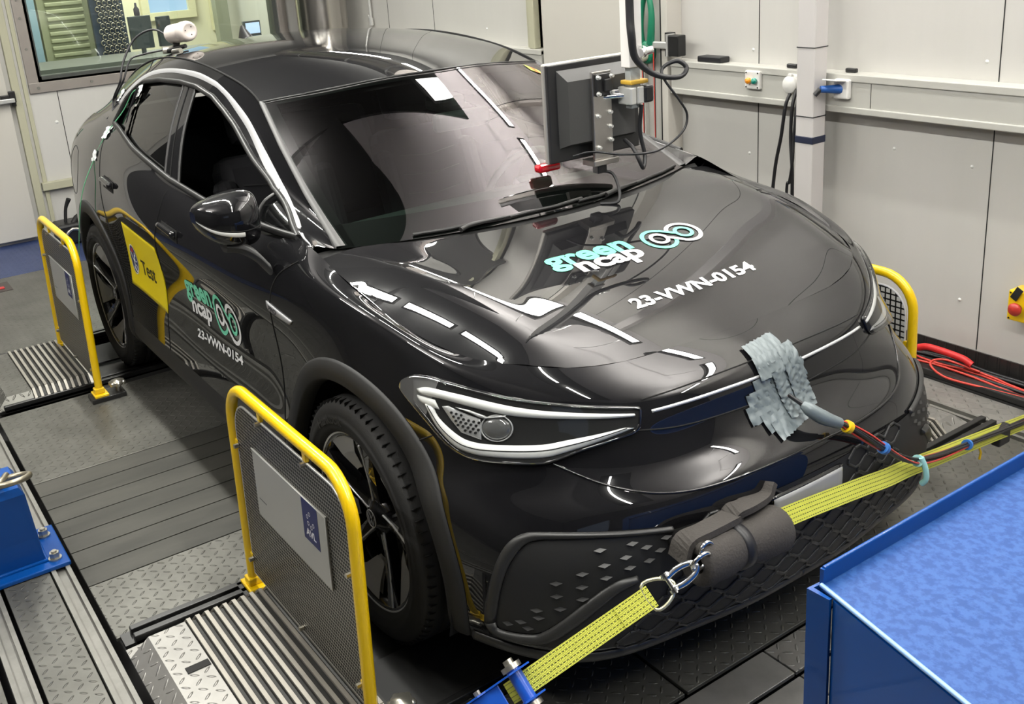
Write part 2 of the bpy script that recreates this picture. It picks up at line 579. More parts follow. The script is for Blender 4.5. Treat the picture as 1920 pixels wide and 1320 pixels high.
# ---- wall trims
LED_Z0, LED_Z1 = 1.085, 1.262
m = MB(); m.box((-9, YR - .10, LED_Z1 - .030), (XF, YR, LED_Z1), None, .004); m.box((-9, YR - .10, LED_Z0), (XF, YR, LED_Z0 + .028), None, .004); m.box((-9, YR - .092, LED_Z0 + .01), (XF, YR, LED_Z1 - .01))
# the duct is interrupted by the door
m = MB()
for a, b in ((XB, -2.86), (-1.69, XF)):
    m.box((a, YR - .10, LED_Z1 - .034), (b, YR, LED_Z1), None, .004); m.box((a, YR - .10, LED_Z0), (b, YR, LED_Z0 + .030), None, .004); m.box((a, YR - .092, LED_Z0 + .01), (b, YR, LED_Z1 - .01))
o = setting(m, 'trim_1', TRIMM)
m = MB()
for x, z0, z1 in ((-1.152, LED_Z1, CEIL), (.117, LED_Z1, CEIL), (1.4, LED_Z1, CEIL), (-1.152, .09, LED_Z0), (.117, .09, LED_Z0), (1.4, .09, LED_Z0), (-4.3, 1.3, CEIL), (-5.0, 1.3, CEIL)):
    m.box((x - .0022, YR - .0015, z0), (x + .0022, YR + .001, z1))
for x in (-.42,): m.box((x, YR - .0935, LED_Z0 + .032), (x + .002, YR - .09, LED_Z1 - .036))
setting(m, 'trim_2', GAPM)
m = MB()
for x, z in ((-1.19, 1.33), (-1.21, .80), (.06, 1.34), (.03, .90), (-.35, .93), (.02, .30), (-.36, 1.62), (1.2, .9), (-3.6, 1.36), (-3.3, .8)):
    m.lathe([(.0001, .004), (.006, .0035), (.008, 0)], Matrix.Translation((x, YR, z)) @ Matrix.Rotation(PI / 2, 4, 'X'), 14)
for y, z in ((-.40, .85), (-.93, 1.12), (-.90, .62)):
    m.lathe([(.0001, .005), (.010, .0045), (.013, 0)], Matrix.Translation((XB, y, z)) @ Matrix.Rotation(PI / 2, 4, 'Y'), 16)
setting(m, 'trim_3', mat('white_cap', (.75, .75, .72), .4))
# tread kick plate along the wall
m = MB(); m.box((-3.2, YR - .008, -.01), (XF, YR, .085)); m.box((-5.8, YR - .008, -.01), (-3.2, YR, .085))
setting(m, 'baseboard_left', tread_mat('kick_plate', (.05, .05, .05), (.09, .085, .08), .05, .7, .3))

# rear wall seams, lower strip, olive posts
m = MB()
m.box((XB, -.357, .40), (XB + .0015, -.352, 1.09)); m.box((XB, .6, .40), (XB + .0015, .605, 1.09))
setting(m, 'trim_4', GAPM)
m = MB(); m.box((XB, -.60, .36), (XB + .05, 1.9, .42), None, .004); setting(m, 'trim_5', OLIVE)
m = MB(); m.box((XB, -.665, .0), (XB + .045, -.61, CEIL), None, .006); m.box((XB, -.585, .0), (XB + .02, -.555, CEIL), None, .004); setting(m, 'trim_6', OLIVE)
m = MB(); m.box((-3.06, YR - .05, LED_Z1), (-2.93, YR, CEIL), None, .006); m.box((-2.99, YR - .09, LED_Z1), (-2.93, YR, CEIL), None, .006); setting(m, 'trim_7', OLIVE)

# door in the left wall with its frame (x -2.85 .. -1.78)
DOORM = mat('door_leaf', (0.52, 0.50, 0.455), .4)
d = empty('door_1', (-2.3, YR, 0)); tag(d, 'light cold-room door behind the hanging monitor', 'door', kind='structure')
bx((-.53, -.10, .02), (.40, -.02, 2.2), .004).build('door_leaf', DOORM, d)
m = MB(); m.box((.415, -.085, 0), (.53, 0, CEIL), None, .004); m.box((.40, -.11, .02), (.418, -.02, 2.2)); m.build('door_frame', TRIMM, d)
bx((.538, -.102, 0), (.548, -.02, CEIL)).build('door_gap_seal', GAPM, d)
bx((.555, -.11, 0), (.60, 0, CEIL), .003).build('door_jamb', DOORM, d)
m = MB(); m.box((.645, -.15, 1.29), (.725, -.09, 1.40), None, .006); m.box((.60, -.125, 1.285), (.64, -.085, 1.41)); m.build('hinge_block', BLK, d)
m = MB(); m.box((.50, -.14, 1.325), (.65, -.115, 1.362), None, .006); m.box((.638, -.155, 1.29), (.650, -.1, 1.405)); m.build('hinge_arm', mat('zinc_bright', (.72, .72, .70), .3, metal=.6), d)

# door in the rear wall, far left
d = empty('door_2', (XB, -1.2, 0)); tag(d, 'pale door leaf at the far left of the rear wall', 'door', kind='structure')
bx((.0, -.75, .03), (.055, .50, 2.2), .004).build('door_leaf', DOORM, d)
m = MB(); m.box((.055, .44, 1.055), (.10, .50, 1.10), None, .004); m.box((.055, .50, 1.04), (.085, .545, 1.125), None, .006); m.box((.055, .515, 1.015), (.075, .54, 1.045)); m.build('door_latch', BLK, d)
m = MB(); m.box((.085, .42, 1.045), (.115, .53, 1.075), None, .004); m.build('latch_bar', mat('zinc_bright'), d)
m = MB(); m.tube([(.1, .40, 1.2), (.13, .40, 1.17), (.13, .405, 1.08), (.10, .41, 1.05)], .018, 8, smooth_path=4); m.build('door_handle', mat('green_plastic', (.01, .16, .085), .35), d)

# ---- control-room window and what is seen through it
w = empty('window_1', (XB, .5, 1.6)); tag(w, kind='structure')
FRM = mat('window_frame_zinc', (.30, .27, .25), .42, metal=.55, noise=(6, .3, (.36, .33, .30)))
m = MB()
y0, y1, z0, z1 = -1.045, .96, -.52, .65
m.box((0, y0, z0), (.018, y0 + .075, z1), None, .003); m.box((0, y1, z0), (.018, y1 + .075, z1), None, .003); m.box((0, y0, z0), (.020, y1 + .075, z0 + .075), None, .003); m.box((0, y0, z1), (.018, y1 + .075, z1 + .07), None, .003)
m.build('window_frame', FRM, w)
m = MB()
for z in (-.20, .02, .15, .34): m.cyl((.018, y0 + .037, z), (.026, y0 + .037, z), .010, n=12)
for y in (-.98, -.60, -.23, .2, .6): m.cyl((.018, y, z0 + .037), (.028, y, z0 + .037), .011, n=12)
m.build('frame_bolts', ALU, w)
m = MB(); m.box((-.12, y0 + .07, z0 + .07), (0, y0 + .105, z1)); m.box((-.12, y0 + .07, z0 + .07), (0, y1, z0 + .115)); m.box((-.12, y1 - .035, z0 + .07), (0, y1, z1)); m.build('window_reveal', mat('window_rubber_dark', (.05, .055, .05), .5), w)
bx((-.062, y0 + .09, z0 + .10), (-.056, y1 - .02, z1)).build('window_pane', glass('window_pane_glass', (.88, .93, .90), 1, 1.45), w)
CR = mat('control_room_wall', (.78, .74, .55), .6)
m = MB()
m.box((-8.9, -2.2, -.1), (-8.8, 3.2, 3.0)); m.box((-8.8, -2.3, -.1), (-5.99, -2.2, 3.0)); m.box((-8.8, 3.2, -.1), (-5.99, 3.3, 3.0)); m.box((-8.9, -2.3, 2.9), (-5.99, 3.3, 3.0))
setting(m, 'wall_back.001', CR)
ld = bpy.data.lights.new('control_room_light', 'AREA'); ld.shape = 'RECTANGLE'; ld.size = 2.0; ld.size_y = 1.4; ld.energy = 110; ld.color = (1, .98, .9)
lo = bpy.data.objects.new('control_room_light', ld); lo.location = (-7.3, .6, 2.85); COL.objects.link(lo)

# high window in the front wall, reflected in the bumper
e = empty('window_3', (XF, -2.75, 2.05)); tag(e, kind='structure')
m = MB(); m.box((-.02, -.75, -.42), (-.005, .60, .42)); m.build('daylight_pane', mat('front_daylight', (.1, .1, .1), .5, emit=(.16, .22, .32), estr=1.0), e)
m = MB(); m.box((-.04, -.80, -.47), (0, -.75, .47)); m.box((-.04, .60, -.47), (0, .65, .47)); m.box((-.04, -.75, -.47), (0, .60, -.42)); m.box((-.04, -.75, .42), (0, .60, .47)); m.build('pane_frame', WALLD, e)

# ================================================================== CAR : body surfaces
PAINT = mat('black_paint', (0.004, 0.004, 0.005), 0.6, coat=1.0, spec=0.05)
GLOSSB = mat('gloss_black_trim', (0.003, 0.003, 0.004), 0.6, coat=1.0, spec=.05)
PLAST = mat('matte_black_plastic', (0.011, 0.011, 0.011), 0.6, bump=(900, 0.06))
DARK = mat('dark_void', (0.004, 0.004, 0.004), 0.9)
RUBBER = mat('rubber', (0.010, 0.010, 0.010), 0.7, bump=(300, 0.08))
SEAL = mat('window_seal', (0.012, 0.012, 0.012), 0.4)
SATIN = mat('satin_silver', (0.40, 0.40, 0.41), 0.45, metal=0.5)
CHROME = mat('bright_chrome', (0.8, 0.8, 0.8), 0.1, metal=1.0)


def hood_raw():
    xs = [-.50, -.35, -.13, .05, .20, .373, .472, .553, .60, .68]
    ys = [0, .2, .4, .6, .72, .82]
    Z = [[1.135, 1.133, 1.128, 1.118, 1.105, 1.09],
         [1.112, 1.111, 1.107, 1.100, 1.090, 1.074],
         [1.080, 1.079, 1.078, 1.077, 1.072, 1.058],
         [1.052, 1.052, 1.053, 1.056, 1.054, 1.040],
         [1.022, 1.023, 1.027, 1.032, 1.028, 1.010],
         [.978, .979, .983, .985, .972, .948],
         [.948, .949, .951, .951, .936, .91],
         [.920, .921, .922, .918, .90, .87],
         [.900, .900, .902, .892, .87, .84],
         [.868, .868, .865, .85, .83, .80]]
    yy = [-v for v in ys[:0:-1]] + ys
    ZZ = [r[:0:-1] + r for r in Z]
    return np.array(xs), np.array(yy), np.array(ZZ)


_hx, _hy, _hz = hood_raw()


def _hbasis(x, y):
    return np.stack([x ** i * (y * y) ** j for i in range(5) for j in range(3) if i + j < 6], 1)


_gx, _gy = np.meshgrid(_hx, _hy, indexing='ij')
_hcoef = np.linalg.lstsq(_hbasis(_gx.ravel(), _gy.ravel()), _hz.ravel(), rcond=None)[0]


def hood_z(x, y):
    """hood height at arrays x, y"""
    x = np.atleast_1d(np.asarray(x, float)); y = np.atleast_1d(np.asarray(y, float))
    out = _hbasis(x, y) @ _hcoef
    # side crease running forward and inward; outside it the skin falls away
    yc = .735 - .155 * (x + .33) / .85
    d = np.abs(y) - yc
    soft = np.where(d > 0, d, 0) + .012 * np.log1p(np.exp(-np.abs(d) / .012))
    w = np.clip((x + .33) / .25, 0, 1) * np.clip((.56 - x) / .12, 0, 1)
    bulge = .010 * np.exp(-(d / .11) ** 2)
    return out - .22 * soft * w + bulge * w


SHUT = [(.605, 0), (.603, .1), (.60, .2), (.597, .3), (.59, .4), (.572, .48), (.548, .55), (.512, .61), (.465, .66), (.41, .705), (.34, .743), (.27, .768), (.199, .785), (.12, .797), (.05, .802)]
CUT = [(-.135, 0), (-.14, .2), (-.172, .4), (-.215, .52), (-.262, .6), (-.30, .68), (-.31, .802)]


def hood_grid(nx=70, ny=180, inset=0.0):
    a = np.array(SHUT); c = np.array(CUT)
    t = np.linspace(-1, 1, ny)
    y = .80 * np.sin(t * PI / 2 * .93) / math.sin(PI / 2 * .93)
    ay = np.abs(y)
    xf = np.interp(ay, a[:, 1], a[:, 0])
    xr = np.interp(ay, c[:, 1], c[:, 0])
    P = np.zeros((nx, ny, 3))
    for i in range(nx):
        s = i / (nx - 1)
        x = xr + (xf - xr) * s
        P[i, :, 0] = x; P[i, :, 1] = y; P[i, :, 2] = hood_z(x, y)
    return P


def Z0(x, y): return float(hood_z([x], [y])[0])


FR = [  # front half columns, y >= 0, rows from the hood edge down to the underside
    [(.605, 0), (.665, 0, .872), (.712, 0, .842), (.738, 0, .806), (.768, 0, .735), (.818, 0, .672), (.868, 0, .615), (.882, 0, .52), (.872, 0, .40), (.845, 0, .25), (.78, 0, .185)],
    [(.60, .2), (.658, .2, .872), (.703, .2, .842), (.728, .2, .806), (.758, .2, .735), (.808, .2, .672), (.860, .2, .615), (.875, .2, .52), (.866, .2, .40), (.84, .2, .25), (.775, .2, .185)],
    [(.59, .4), (.636, .402, .876), (.672, .41, .846), (.693, .42, .808), (.722, .425, .735), (.765, .43, .672), (.822, .435, .615), (.842, .44, .52), (.836, .44, .40), (.81, .43, .25), (.75, .42, .185)],
    [(.548, .55), (.583, .562, .890), (.607, .575, .852), (.620, .585, .808), (.650, .60, .735), (.695, .605, .672), (.745, .615, .612), (.776, .63, .52), (.782, .635, .40), (.768, .63, .25), (.70, .60, .185)],
    [(.465, .66), (.492, .68, .905), (.508, .70, .862), (.520, .71, .808), (.552, .725, .735), (.592, .73, .672), (.640, .745, .61), (.674, .765, .52), (.682, .77, .40), (.67, .76, .25), (.60, .71, .185)],
    [(.34, .743), (.36, .775, .945), (.368, .80, .895), (.378, .812, .835), (.405, .825, .75), (.44, .835, .675), (.50, .845, .60), (.525, .855, .51), (.525, .855, .39), (.51, .84, .25), (.47, .80, .185)],
    [(.199, .785), (.205, .822, .985), (.205, .845, .93), (.21, .862, .86), (.23, .878, .77), (.26, .892, .68), (.31, .905, .60), (.325, .91, .50), (.325, .908, .38), (.315, .89, .25), (.30, .85, .19)],
    [(.05, .802), (.04, .845, 1.018), (.03, .870, .965), (.02, .888, .89), (.01, .905, .80), (.01, .915, .70), (.01, .92, .60), (.01, .922, .50), (.01, .92, .38), (.01, .90, .27), (.01, .85, .20)],
    [(-.16, .803), (-.17, .850, 1.040), (-.18, .878, .985), (-.19, .893, .905), (-.20, .902, .81), (-.2, .908, .70), (-.2, .913, .60), (-.2, .916, .50), (-.2, .92, .38), (-.2, .91, .28), (-.2, .85, .21)],
]
SD = [  # doors, rear quarter, tail
    [(-.345, .806, 1.104), (-.35, .856, 1.055), (-.36, .884, .99), (-.37, .897, .91), (-.38, .898, .82), (-.38, .896, .72), (-.38, .90, .61), (-.38, .91, .51), (-.38, .925, .38), (-.38, .915, .29), (-.38, .85, .22)],
    [(-.65, .822, 1.102), (-.65, .866, 1.055), (-.65, .893, .985), (-.65, .906, .905), (-.65, .90, .81), (-.65, .892, .71), (-.65, .897, .60), (-.65, .912, .49), (-.65, .925, .38), (-.65, .915, .29), (-.65, .85, .22)],
    [(-1.2, .832, 1.106), (-1.2, .874, 1.06), (-1.2, .90, .99), (-1.2, .912, .91), (-1.2, .902, .81), (-1.2, .892, .71), (-1.2, .896, .60), (-1.2, .912, .49), (-1.2, .925, .38), (-1.2, .915, .29), (-1.2, .85, .22)],
    [(-1.65, .835, 1.13), (-1.65, .876, 1.08), (-1.65, .902, 1.0), (-1.65, .914, .915), (-1.65, .904, .81), (-1.65, .893, .71), (-1.65, .897, .60), (-1.65, .912, .49), (-1.65, .925, .38), (-1.65, .915, .29), (-1.65, .85, .22)],
    [(-2.05, .823, 1.172), (-2.08, .868, 1.11), (-2.1, .898, 1.03), (-2.1, .912, .93), (-2.1, .908, .82), (-2.1, .90, .71), (-2.1, .902, .60), (-2.1, .914, .49), (-2.1, .925, .38), (-2.1, .915, .29), (-2.1, .85, .22)],
    [(-2.40, .795, 1.212), (-2.42, .842, 1.15), (-2.44, .878, 1.07), (-2.45, .902, .97), (-2.45, .918, .86), (-2.45, .922, .74), (-2.45, .922, .60), (-2.45, .922, .49), (-2.45, .922, .38), (-2.45, .91, .29), (-2.45, .85, .22)],
    [(-2.75, .76, 1.238), (-2.76, .812, 1.18), (-2.766, .858, 1.10), (-2.766, .89, 1.0), (-2.766, .918, .88), (-2.766, .926, .75), (-2.766, .926, .6), (-2.766, .925, .5), (-2.766, .92, .38), (-2.766, .90, .28), (-2.766, .85, .22)],
    [(-3.05, .725, 1.235), (-3.1, .785, 1.17), (-3.14, .835, 1.08), (-3.15, .865, .98), (-3.15, .885, .86), (-3.15, .892, .74), (-3.15, .895, .6), (-3.15, .893, .5), (-3.15, .88, .38), (-3.15, .86, .28), (-3.15, .8, .23)],
    [(-3.33, .685, 1.205), (-3.40, .735, 1.15), (-3.46, .785, 1.06), (-3.48, .81, .96), (-3.46, .825, .84), (-3.45, .835, .72), (-3.46, .84, .6), (-3.46, .838, .5), (-3.45, .82, .38), (-3.43, .80, .28), (-3.38, .75, .23)],
    [(-3.50, .60, 1.18), (-3.60, .63, 1.13), (-3.68, .66, 1.05), (-3.67, .68, .95), (-3.64, .70, .84), (-3.63, .71, .72), (-3.66, .71, .6), (-3.66, .70, .5), (-3.63, .69, .38), (-3.60, .67, .28), (-3.54, .64, .23)],
    [(-3.56, .35, 1.18), (-3.67, .36, 1.13), (-3.74, .37, 1.05), (-3.72, .38, .95), (-3.68, .39, .84), (-3.69, .39, .72), (-3.74, .39, .6), (-3.74, .39, .5), (-3.71, .38, .38), (-3.67, .37, .28), (-3.60, .36, .23)],
    [(-3.58, 0, 1.18), (-3.69, 0, 1.13), (-3.76, 0, 1.05), (-3.74, 0, .95), (-3.70, 0, .84), (-3.71, 0, .72), (-3.76, 0, .6), (-3.76, 0, .5), (-3.73, 0, .38), (-3.69, 0, .28), (-3.62, 0, .23)],
]
cols = []
for c in FR:
    x, y = c[0]
    cols.append([(x, y, Z0(x, min(y, .80)))] + list(c[1:]))
cols += [list(c) for c in SD]
half = np.array(cols)
full = np.concatenate([half[::-1] * [1, -1, 1], half[1:]])
NU, NV = 901, 150
BAND = surf(full, NU, NV, 1.0)
HOOD = hood_grid()

IN = [(-.341, .725, 1.085), (-.60, .698, 1.207), (-.85, .660, 1.325), (-1.10, .612, 1.442), (-1.42, .598, 1.512), (-1.8, .590, 1.545), (-2.15, .582, 1.545), (-2.45, .572, 1.518), (-2.8, .555, 1.455), (-3.1, .54, 1.37), (-3.42, .53, 1.235)]
SS = [(-.350, .785, 1.104), (-.76, .717, 1.211), (-.955, .687, 1.300), (-1.15, .659, 1.377), (-1.45, .634, 1.466), (-1.85, .624, 1.507), (-2.2, .632, 1.487), (-2.5, .643, 1.438), (-2.8, .64, 1.375), (-3.1, .62, 1.305), (-3.40, .58, 1.215)]
MM = [(-.345, .799, 1.105), (-.68, .790, 1.160), (-.95, .772, 1.225), (-1.2, .756, 1.27), (-1.5, .745, 1.315), (-1.85, .738, 1.335), (-2.2, .728, 1.345), (-2.5, .72, 1.335), (-2.78, .705, 1.305), (-3.08, .67, 1.27), (-3.37, .63, 1.21)]
TT = [(-.335, .806, 1.104), (-.65, .822, 1.102), (-.93, .828, 1.103), (-1.2, .832, 1.106), (-1.5, .834, 1.119), (-1.85, .831, 1.15), (-2.2, .812, 1.19), (-2.5, .786, 1.222), (-2.75, .76, 1.238), (-3.05, .725, 1.235), (-3.33, .685, 1.205)]
UP_L = surf(np.array([IN, SS, MM, TT]).transpose(1, 0, 2), 520, 110, 1.0)
UP_R = UP_L * [1, -1, 1]

RC = [(-.891, 0, 1.497), (-1.2, 0, 1.552), (-1.5, 0, 1.583), (-1.8, 0, 1.596), (-2.15, 0, 1.594), (-2.45, 0, 1.574), (-2.8, 0, 1.525), (-3.1, 0, 1.45), (-3.35, 0, 1.36), (-3.6, 0, 1.235)]
R1 = [(-.925, .22, 1.489), (-1.22, .22, 1.545), (-1.5, .22, 1.577), (-1.8, .22, 1.590), (-2.15, .22, 1.588), (-2.45, .22, 1.568), (-2.8, .215, 1.519), (-3.1, .21, 1.444), (-3.35, .21, 1.355), (-3.59, .2, 1.23)]
R2 = [(-.990, .42, 1.470), (-1.25, .42, 1.523), (-1.5, .42, 1.556), (-1.8, .42, 1.571), (-2.15, .42, 1.570), (-2.45, .415, 1.548), (-2.8, .41, 1.497), (-3.1, .40, 1.42), (-3.35, .40, 1.335), (-3.57, .4, 1.225)]
def in_at(x): 
    a = np.array(IN); return tuple(spl(-a[:, 0], a, np.array([-x]))[0])
R3 = [in_at(x) for x in (-1.10, -1.3, -1.52, -1.8, -2.15, -2.45, -2.8, -3.1, -3.28, -3.42)]
rh = np.array([RC, R1, R2, R3]).transpose(1, 0, 2)
rfull = np.concatenate([rh[:, ::-1] * [1, -1, 1], rh[:, 1:]], axis=1)
ROOF = surf(rfull, 140, 90, 1.0)

# windshield: base under the hood edge, top at the roof
wb = [(-.19, 0, 1.080), (-.201, .2, 1.080), (-.236, .4, 1.0815), (-.280, .56, 1.083), (-.341, .725, 1.085)]
wt = [(-.891, 0, 1.497), (-.925, .22, 1.489), (-.990, .42, 1.470), (-1.04, .52, 1.457), (-1.10, .612, 1.442)]
wb = np.array(wb); wt = np.array(wt)
edge = resample(np.array([p for p in IN[:4]]), 5)
rows = []
fr_ = np.array([0, .3, .55, .78, 1.0])
for k in range(5):
    s = k / 4
    c_ = wb[0] * (1 - s) + wt[0] * s + np.array([.5, 0, 1]) * .024 * math.sin(PI * s)
    e_ = edge[k]
    r = np.array([c_ + (e_ - c_) * [t * t, t, t * t] for t in fr_])
    rows.append(np.concatenate([r[::-1] * [1, -1, 1], r[1:]]))
WIND = surf(np.array(rows), 60, 80, 1.0)

B_ALL = bvh_of(BAND, HOOD, UP_L, UP_R, ROOF, WIND)
B_BAND = bvh_of(BAND)
B_TOP = bvh_of(HOOD, ROOF, WIND)
B_HOOD = bvh_of(HOOD)
B_UP = bvh_of(UP_L, UP_R)
B_SIDE = bvh_of(BAND, UP_L, UP_R)

# ------------------------------------------------------------------ car object, body panels
CAR = empty('car', (0, 0, 0), 'glossy black five-door coupe SUV strapped down on the roller test bench', 'car')
AR = .452      # wheel opening radius
WH = [(0, .370), (-2.766, .370)]


def band_rule(x, y, z):
    if abs(y) > .55 and z < 1.0:
        for wx, wz in WH:
            if (x - wx) ** 2 + (z - wz) ** 2 < AR ** 2 or (abs(x - wx) < AR and z < wz): return None
    s = 'r' if y < 0 else 'l'
    if x > -.35 and z < .285 - (.0 if x < .3 else .03): return 'lip' if x > 0 else 'sill_' + s
    if x > .0 and ((x > .372) or z < .55) : return 'bumper' if (z < .885 or abs(y) < .9) else 'fender_' + s
    if x > -.38 - max(0, .9 - z) * .25: return 'sill_' + s if z < .40 else 'fender_' + s
    if x < -3.2 and z < .75: return 'rbumper'
    if z < .40: return 'sill_' + s
    if x > -1.60: return 'fdoor_' + s
    if x > -2.42 - (0 if z > .85 else 0) or (x > -2.34): return 'rdoor_' + s
    return 'quarter_' + s


specs = {'bumper': ('front_bumper', PAINT), 'lip': ('front_lip', PLAST), 'rbumper': ('rear_bumper', PAINT)}
for s, nm in (('r', 'right'), ('l', 'left')):
    specs['fender_' + s] = ('fender', PAINT)
    specs['sill_' + s] = ('sill_cladding', PLAST)
    specs['fdoor_' + s] = ('front_door', PAINT)
    specs['rdoor_' + s] = ('rear_door', PAINT)
    specs['quarter_' + s] = ('rear_quarter_panel', PAINT)
PAN = split_grid(BAND, band_rule, specs, CAR, (-1.4, 0, .6))
split_grid(HOOD, lambda x, y, z: 'h', {'h': ('hood', PAINT)}, CAR, (0, 0, .5))
split_grid(ROOF, lambda x, y, z: 'h', {'h': ('roof_panel', PAINT)}, CAR, (-2, 0, .5))
WG = glass('windshield_glass', (0.60, 0.70, 0.65), (1, .94, .97), 2.15)
split_grid(WIND, lambda x, y, z: 'h', {'h': ('windshield', WG)}, CAR, (-2, 0, .5))

WINP = [(-.445, 1.116), (-.599, 1.158), (-.766, 1.204), (-.888, 1.249), (-.995, 1.288), (-1.099, 1.325), (-1.205, 1.363), (-1.332, 1.403), (-1.467, 1.440), (-1.651, 1.464), (-1.844, 1.469), (-2.123, 1.459), (-2.339, 1.437),
        (-2.45, 1.395), (-2.52, 1.33), (-2.56, 1.243), (-2.44, 1.232), (-2.135, 1.185), (-1.8, 1.152), (-1.591, 1.130), (-1.205, 1.110), (-.923, 1.110), (-.655, 1.113)]
TINT = glass('privacy_glass', (0.05, 0.055, 0.05), 1.0, 1.55)
CLEARG = glass('door_glass', (0.55, 0.6, 0.57), 1.0, 1.5)


def up_zone(x, z):
    if not in_poly(x, z, WINP): return 'frame'
    f = (z - 1.13) / .33
    xf = -1.50 - .16 * f; xr = -1.66 - .14 * f
    if x > xf: return 'front'
    if x > xr: return 'pillar_b'
    if x < -2.285 - .10 * f and x > -2.315 - .10 * f: return 'pillar_c'
    return 'rear'


for P, sg in ((UP_R, 'right'), (UP_L, 'left')):
    rf = lambda x, y, z: up_zone(x, z) if up_zone(x, z) in ('frame', 'pillar_b', 'pillar_c') else None
    split_grid(P, rf, {'frame': ('side_window_frame', GLOSSB), 'pillar_b': ('door_pillar_trim', GLOSSB), 'pillar_c': ('rear_glass_divider', GLOSSB)}, CAR, (-2, 0, .5))
    nrm = vnormals(P)
    if (nrm[200, 50] * P[200, 50])[1] < 0: nrm = -nrm
    Q = P - nrm * .012

    def rg(x, y, z, sg=sg):
        k = up_zone(x, z)
        if k == 'rear': return 'rear'
        if k == 'front': return 'vent' if (x > -.735 or sg == 'left') else None
        return None
    split_grid(Q, rg, {'rear': ('rear_door_glass', TINT), 'vent': ('quarter_glass', CLEARG)}, CAR, (-2, 0, .5))


# ------------------------------------------------------------------ features laid on the body skin
def cast(mode, a, b, side=-1, bvh=None, off=0.0):
    """tz: a = angle in degrees from +x about the z axis, b = height.  xz: side view.  xy: plan view."""
    if mode == 'tz':
        d = Vector((math.cos(math.radians(a)), side * math.sin(math.radians(a)), 0))
        o = d * 3 + Vector((0, 0, b)); r = -d; B = bvh or B_BAND
    elif mode == 'xz':
        o = Vector((a, side * 3, b)); r = Vector((0, -side, 0)); B = bvh or B_SIDE
    elif mode == 'yz':
        o = Vector((3, a, b)); r = Vector((-1, 0, 0)); B = bvh or B_BAND
    else:
        o = Vector((a, b, 4)); r = Vector((0, 0, -1)); B = bvh or B_TOP
    h = B.ray_cast(o, r)
    if h[0] is None:
        return None
    n = h[1]
    if n.dot(r) > 0: n = -n
    return np.array(h[0] + n * off)


def lay(mode, pts, side=-1, bvh=None, off=0.0):
    out = [cast(mode, p[0], p[1], side, bvh, off) for p in pts]
    good = [h for h in out if h is not None]
    if not good: raise ValueError('feature misses the skin: %s %s' % (mode, pts[0]))
    last = good[0]
    for i, h in enumerate(out):
        if h is None: out[i] = last
        else: last = h
    return np.array(out)


def ruled(mode, A, B, n, m, side=-1, bvh=None, off=0.0, puff=0.0, skirt=0.0, even=True):
    """sheet between two feature lines, lying on the skin; skirt closes its rim down to the skin"""
    A = resample(A, n); B = resample(B, n)
    rows = []
    vs = list(np.linspace(0, 1, m))
    for k, v in enumerate(vs):
        rows.append(lay(mode, A * (1 - v) + B * v, side, bvh, off + puff * math.sin(PI * v)))
    if skirt:
        rows = [lay(mode, A, side, bvh, off - skirt)] + rows + [lay(mode, B, side, bvh, off - skirt)]
    P = np.array(rows)
    if skirt:
        e0 = P[:, :1].copy(); e1 = P[:, -1:].copy()
        e0[:, 0] = lay(mode, [A[0] * (1 - v) + B[0] * v for v in [0] + vs + [1]], side, bvh, off - skirt)
        e1[:, 0] = lay(mode, [A[-1] * (1 - v) + B[-1] * v for v in [0] + vs + [1]], side, bvh, off - skirt)
        P = np.concatenate([e0, P, e1], axis=1)
    return P


def seam(name, mode, pts, side=-1, bvh=None, r=.0022, parent=None, m=None, off=0.0, n=60, sm=True):
    P = catmull(pts, 6) if sm else np.array(pts, float)
    P = resample(P, n)
    return MB().tube(lay(mode, P, side, bvh, off), r, 6).build(name, m or DARK, parent or CAR)


# body shut lines
for s in (-1, 1):
    seam('shut_line', 'xz', [(-.36, 1.07), (-.455, 1.01), (-.50, .93), (-.505, .8), (-.50, .62), (-.50, .42)], s)
    seam('shut_line', 'xz', [(-1.56, 1.10), (-1.60, 1.0), (-1.70, .82), (-1.72, .6), (-1.70, .40)], s)
    seam('shut_line', 'xz', [(-2.60, 1.18), (-2.55, 1.08), (-2.50, .96), (-2.44, .86), (-2.36, .74), (-2.28, .62), (-2.24, .46)], s)
    seam('shut_line', 'xz', [(.262, .985), (.262, .93), (.30, .905)], s)
    seam('shut_line', 'xz', [(.36, .765), (.31, .735), (.285, .70)], s)
    # fuel / charge flap outline at the rear quarter
    if s < 0:
        seam('charge_flap_line', 'xz', [(-3.08, 1.06), (-3.2, 1.07), (-3.3, 1.0), (-3.3, .88), (-3.2, .83), (-3.08, .86), (-3.04, .96), (-3.08, 1.06)], s, r=.0015)
sh = [(x, y) for x, y in SHUT[::-1]] + [(x, -y) for x, y in SHUT[1:]]
seam('hood_gap', 'xy', sh + [(-.13, -.8)], bvh=B_ALL, r=.003, n=160)
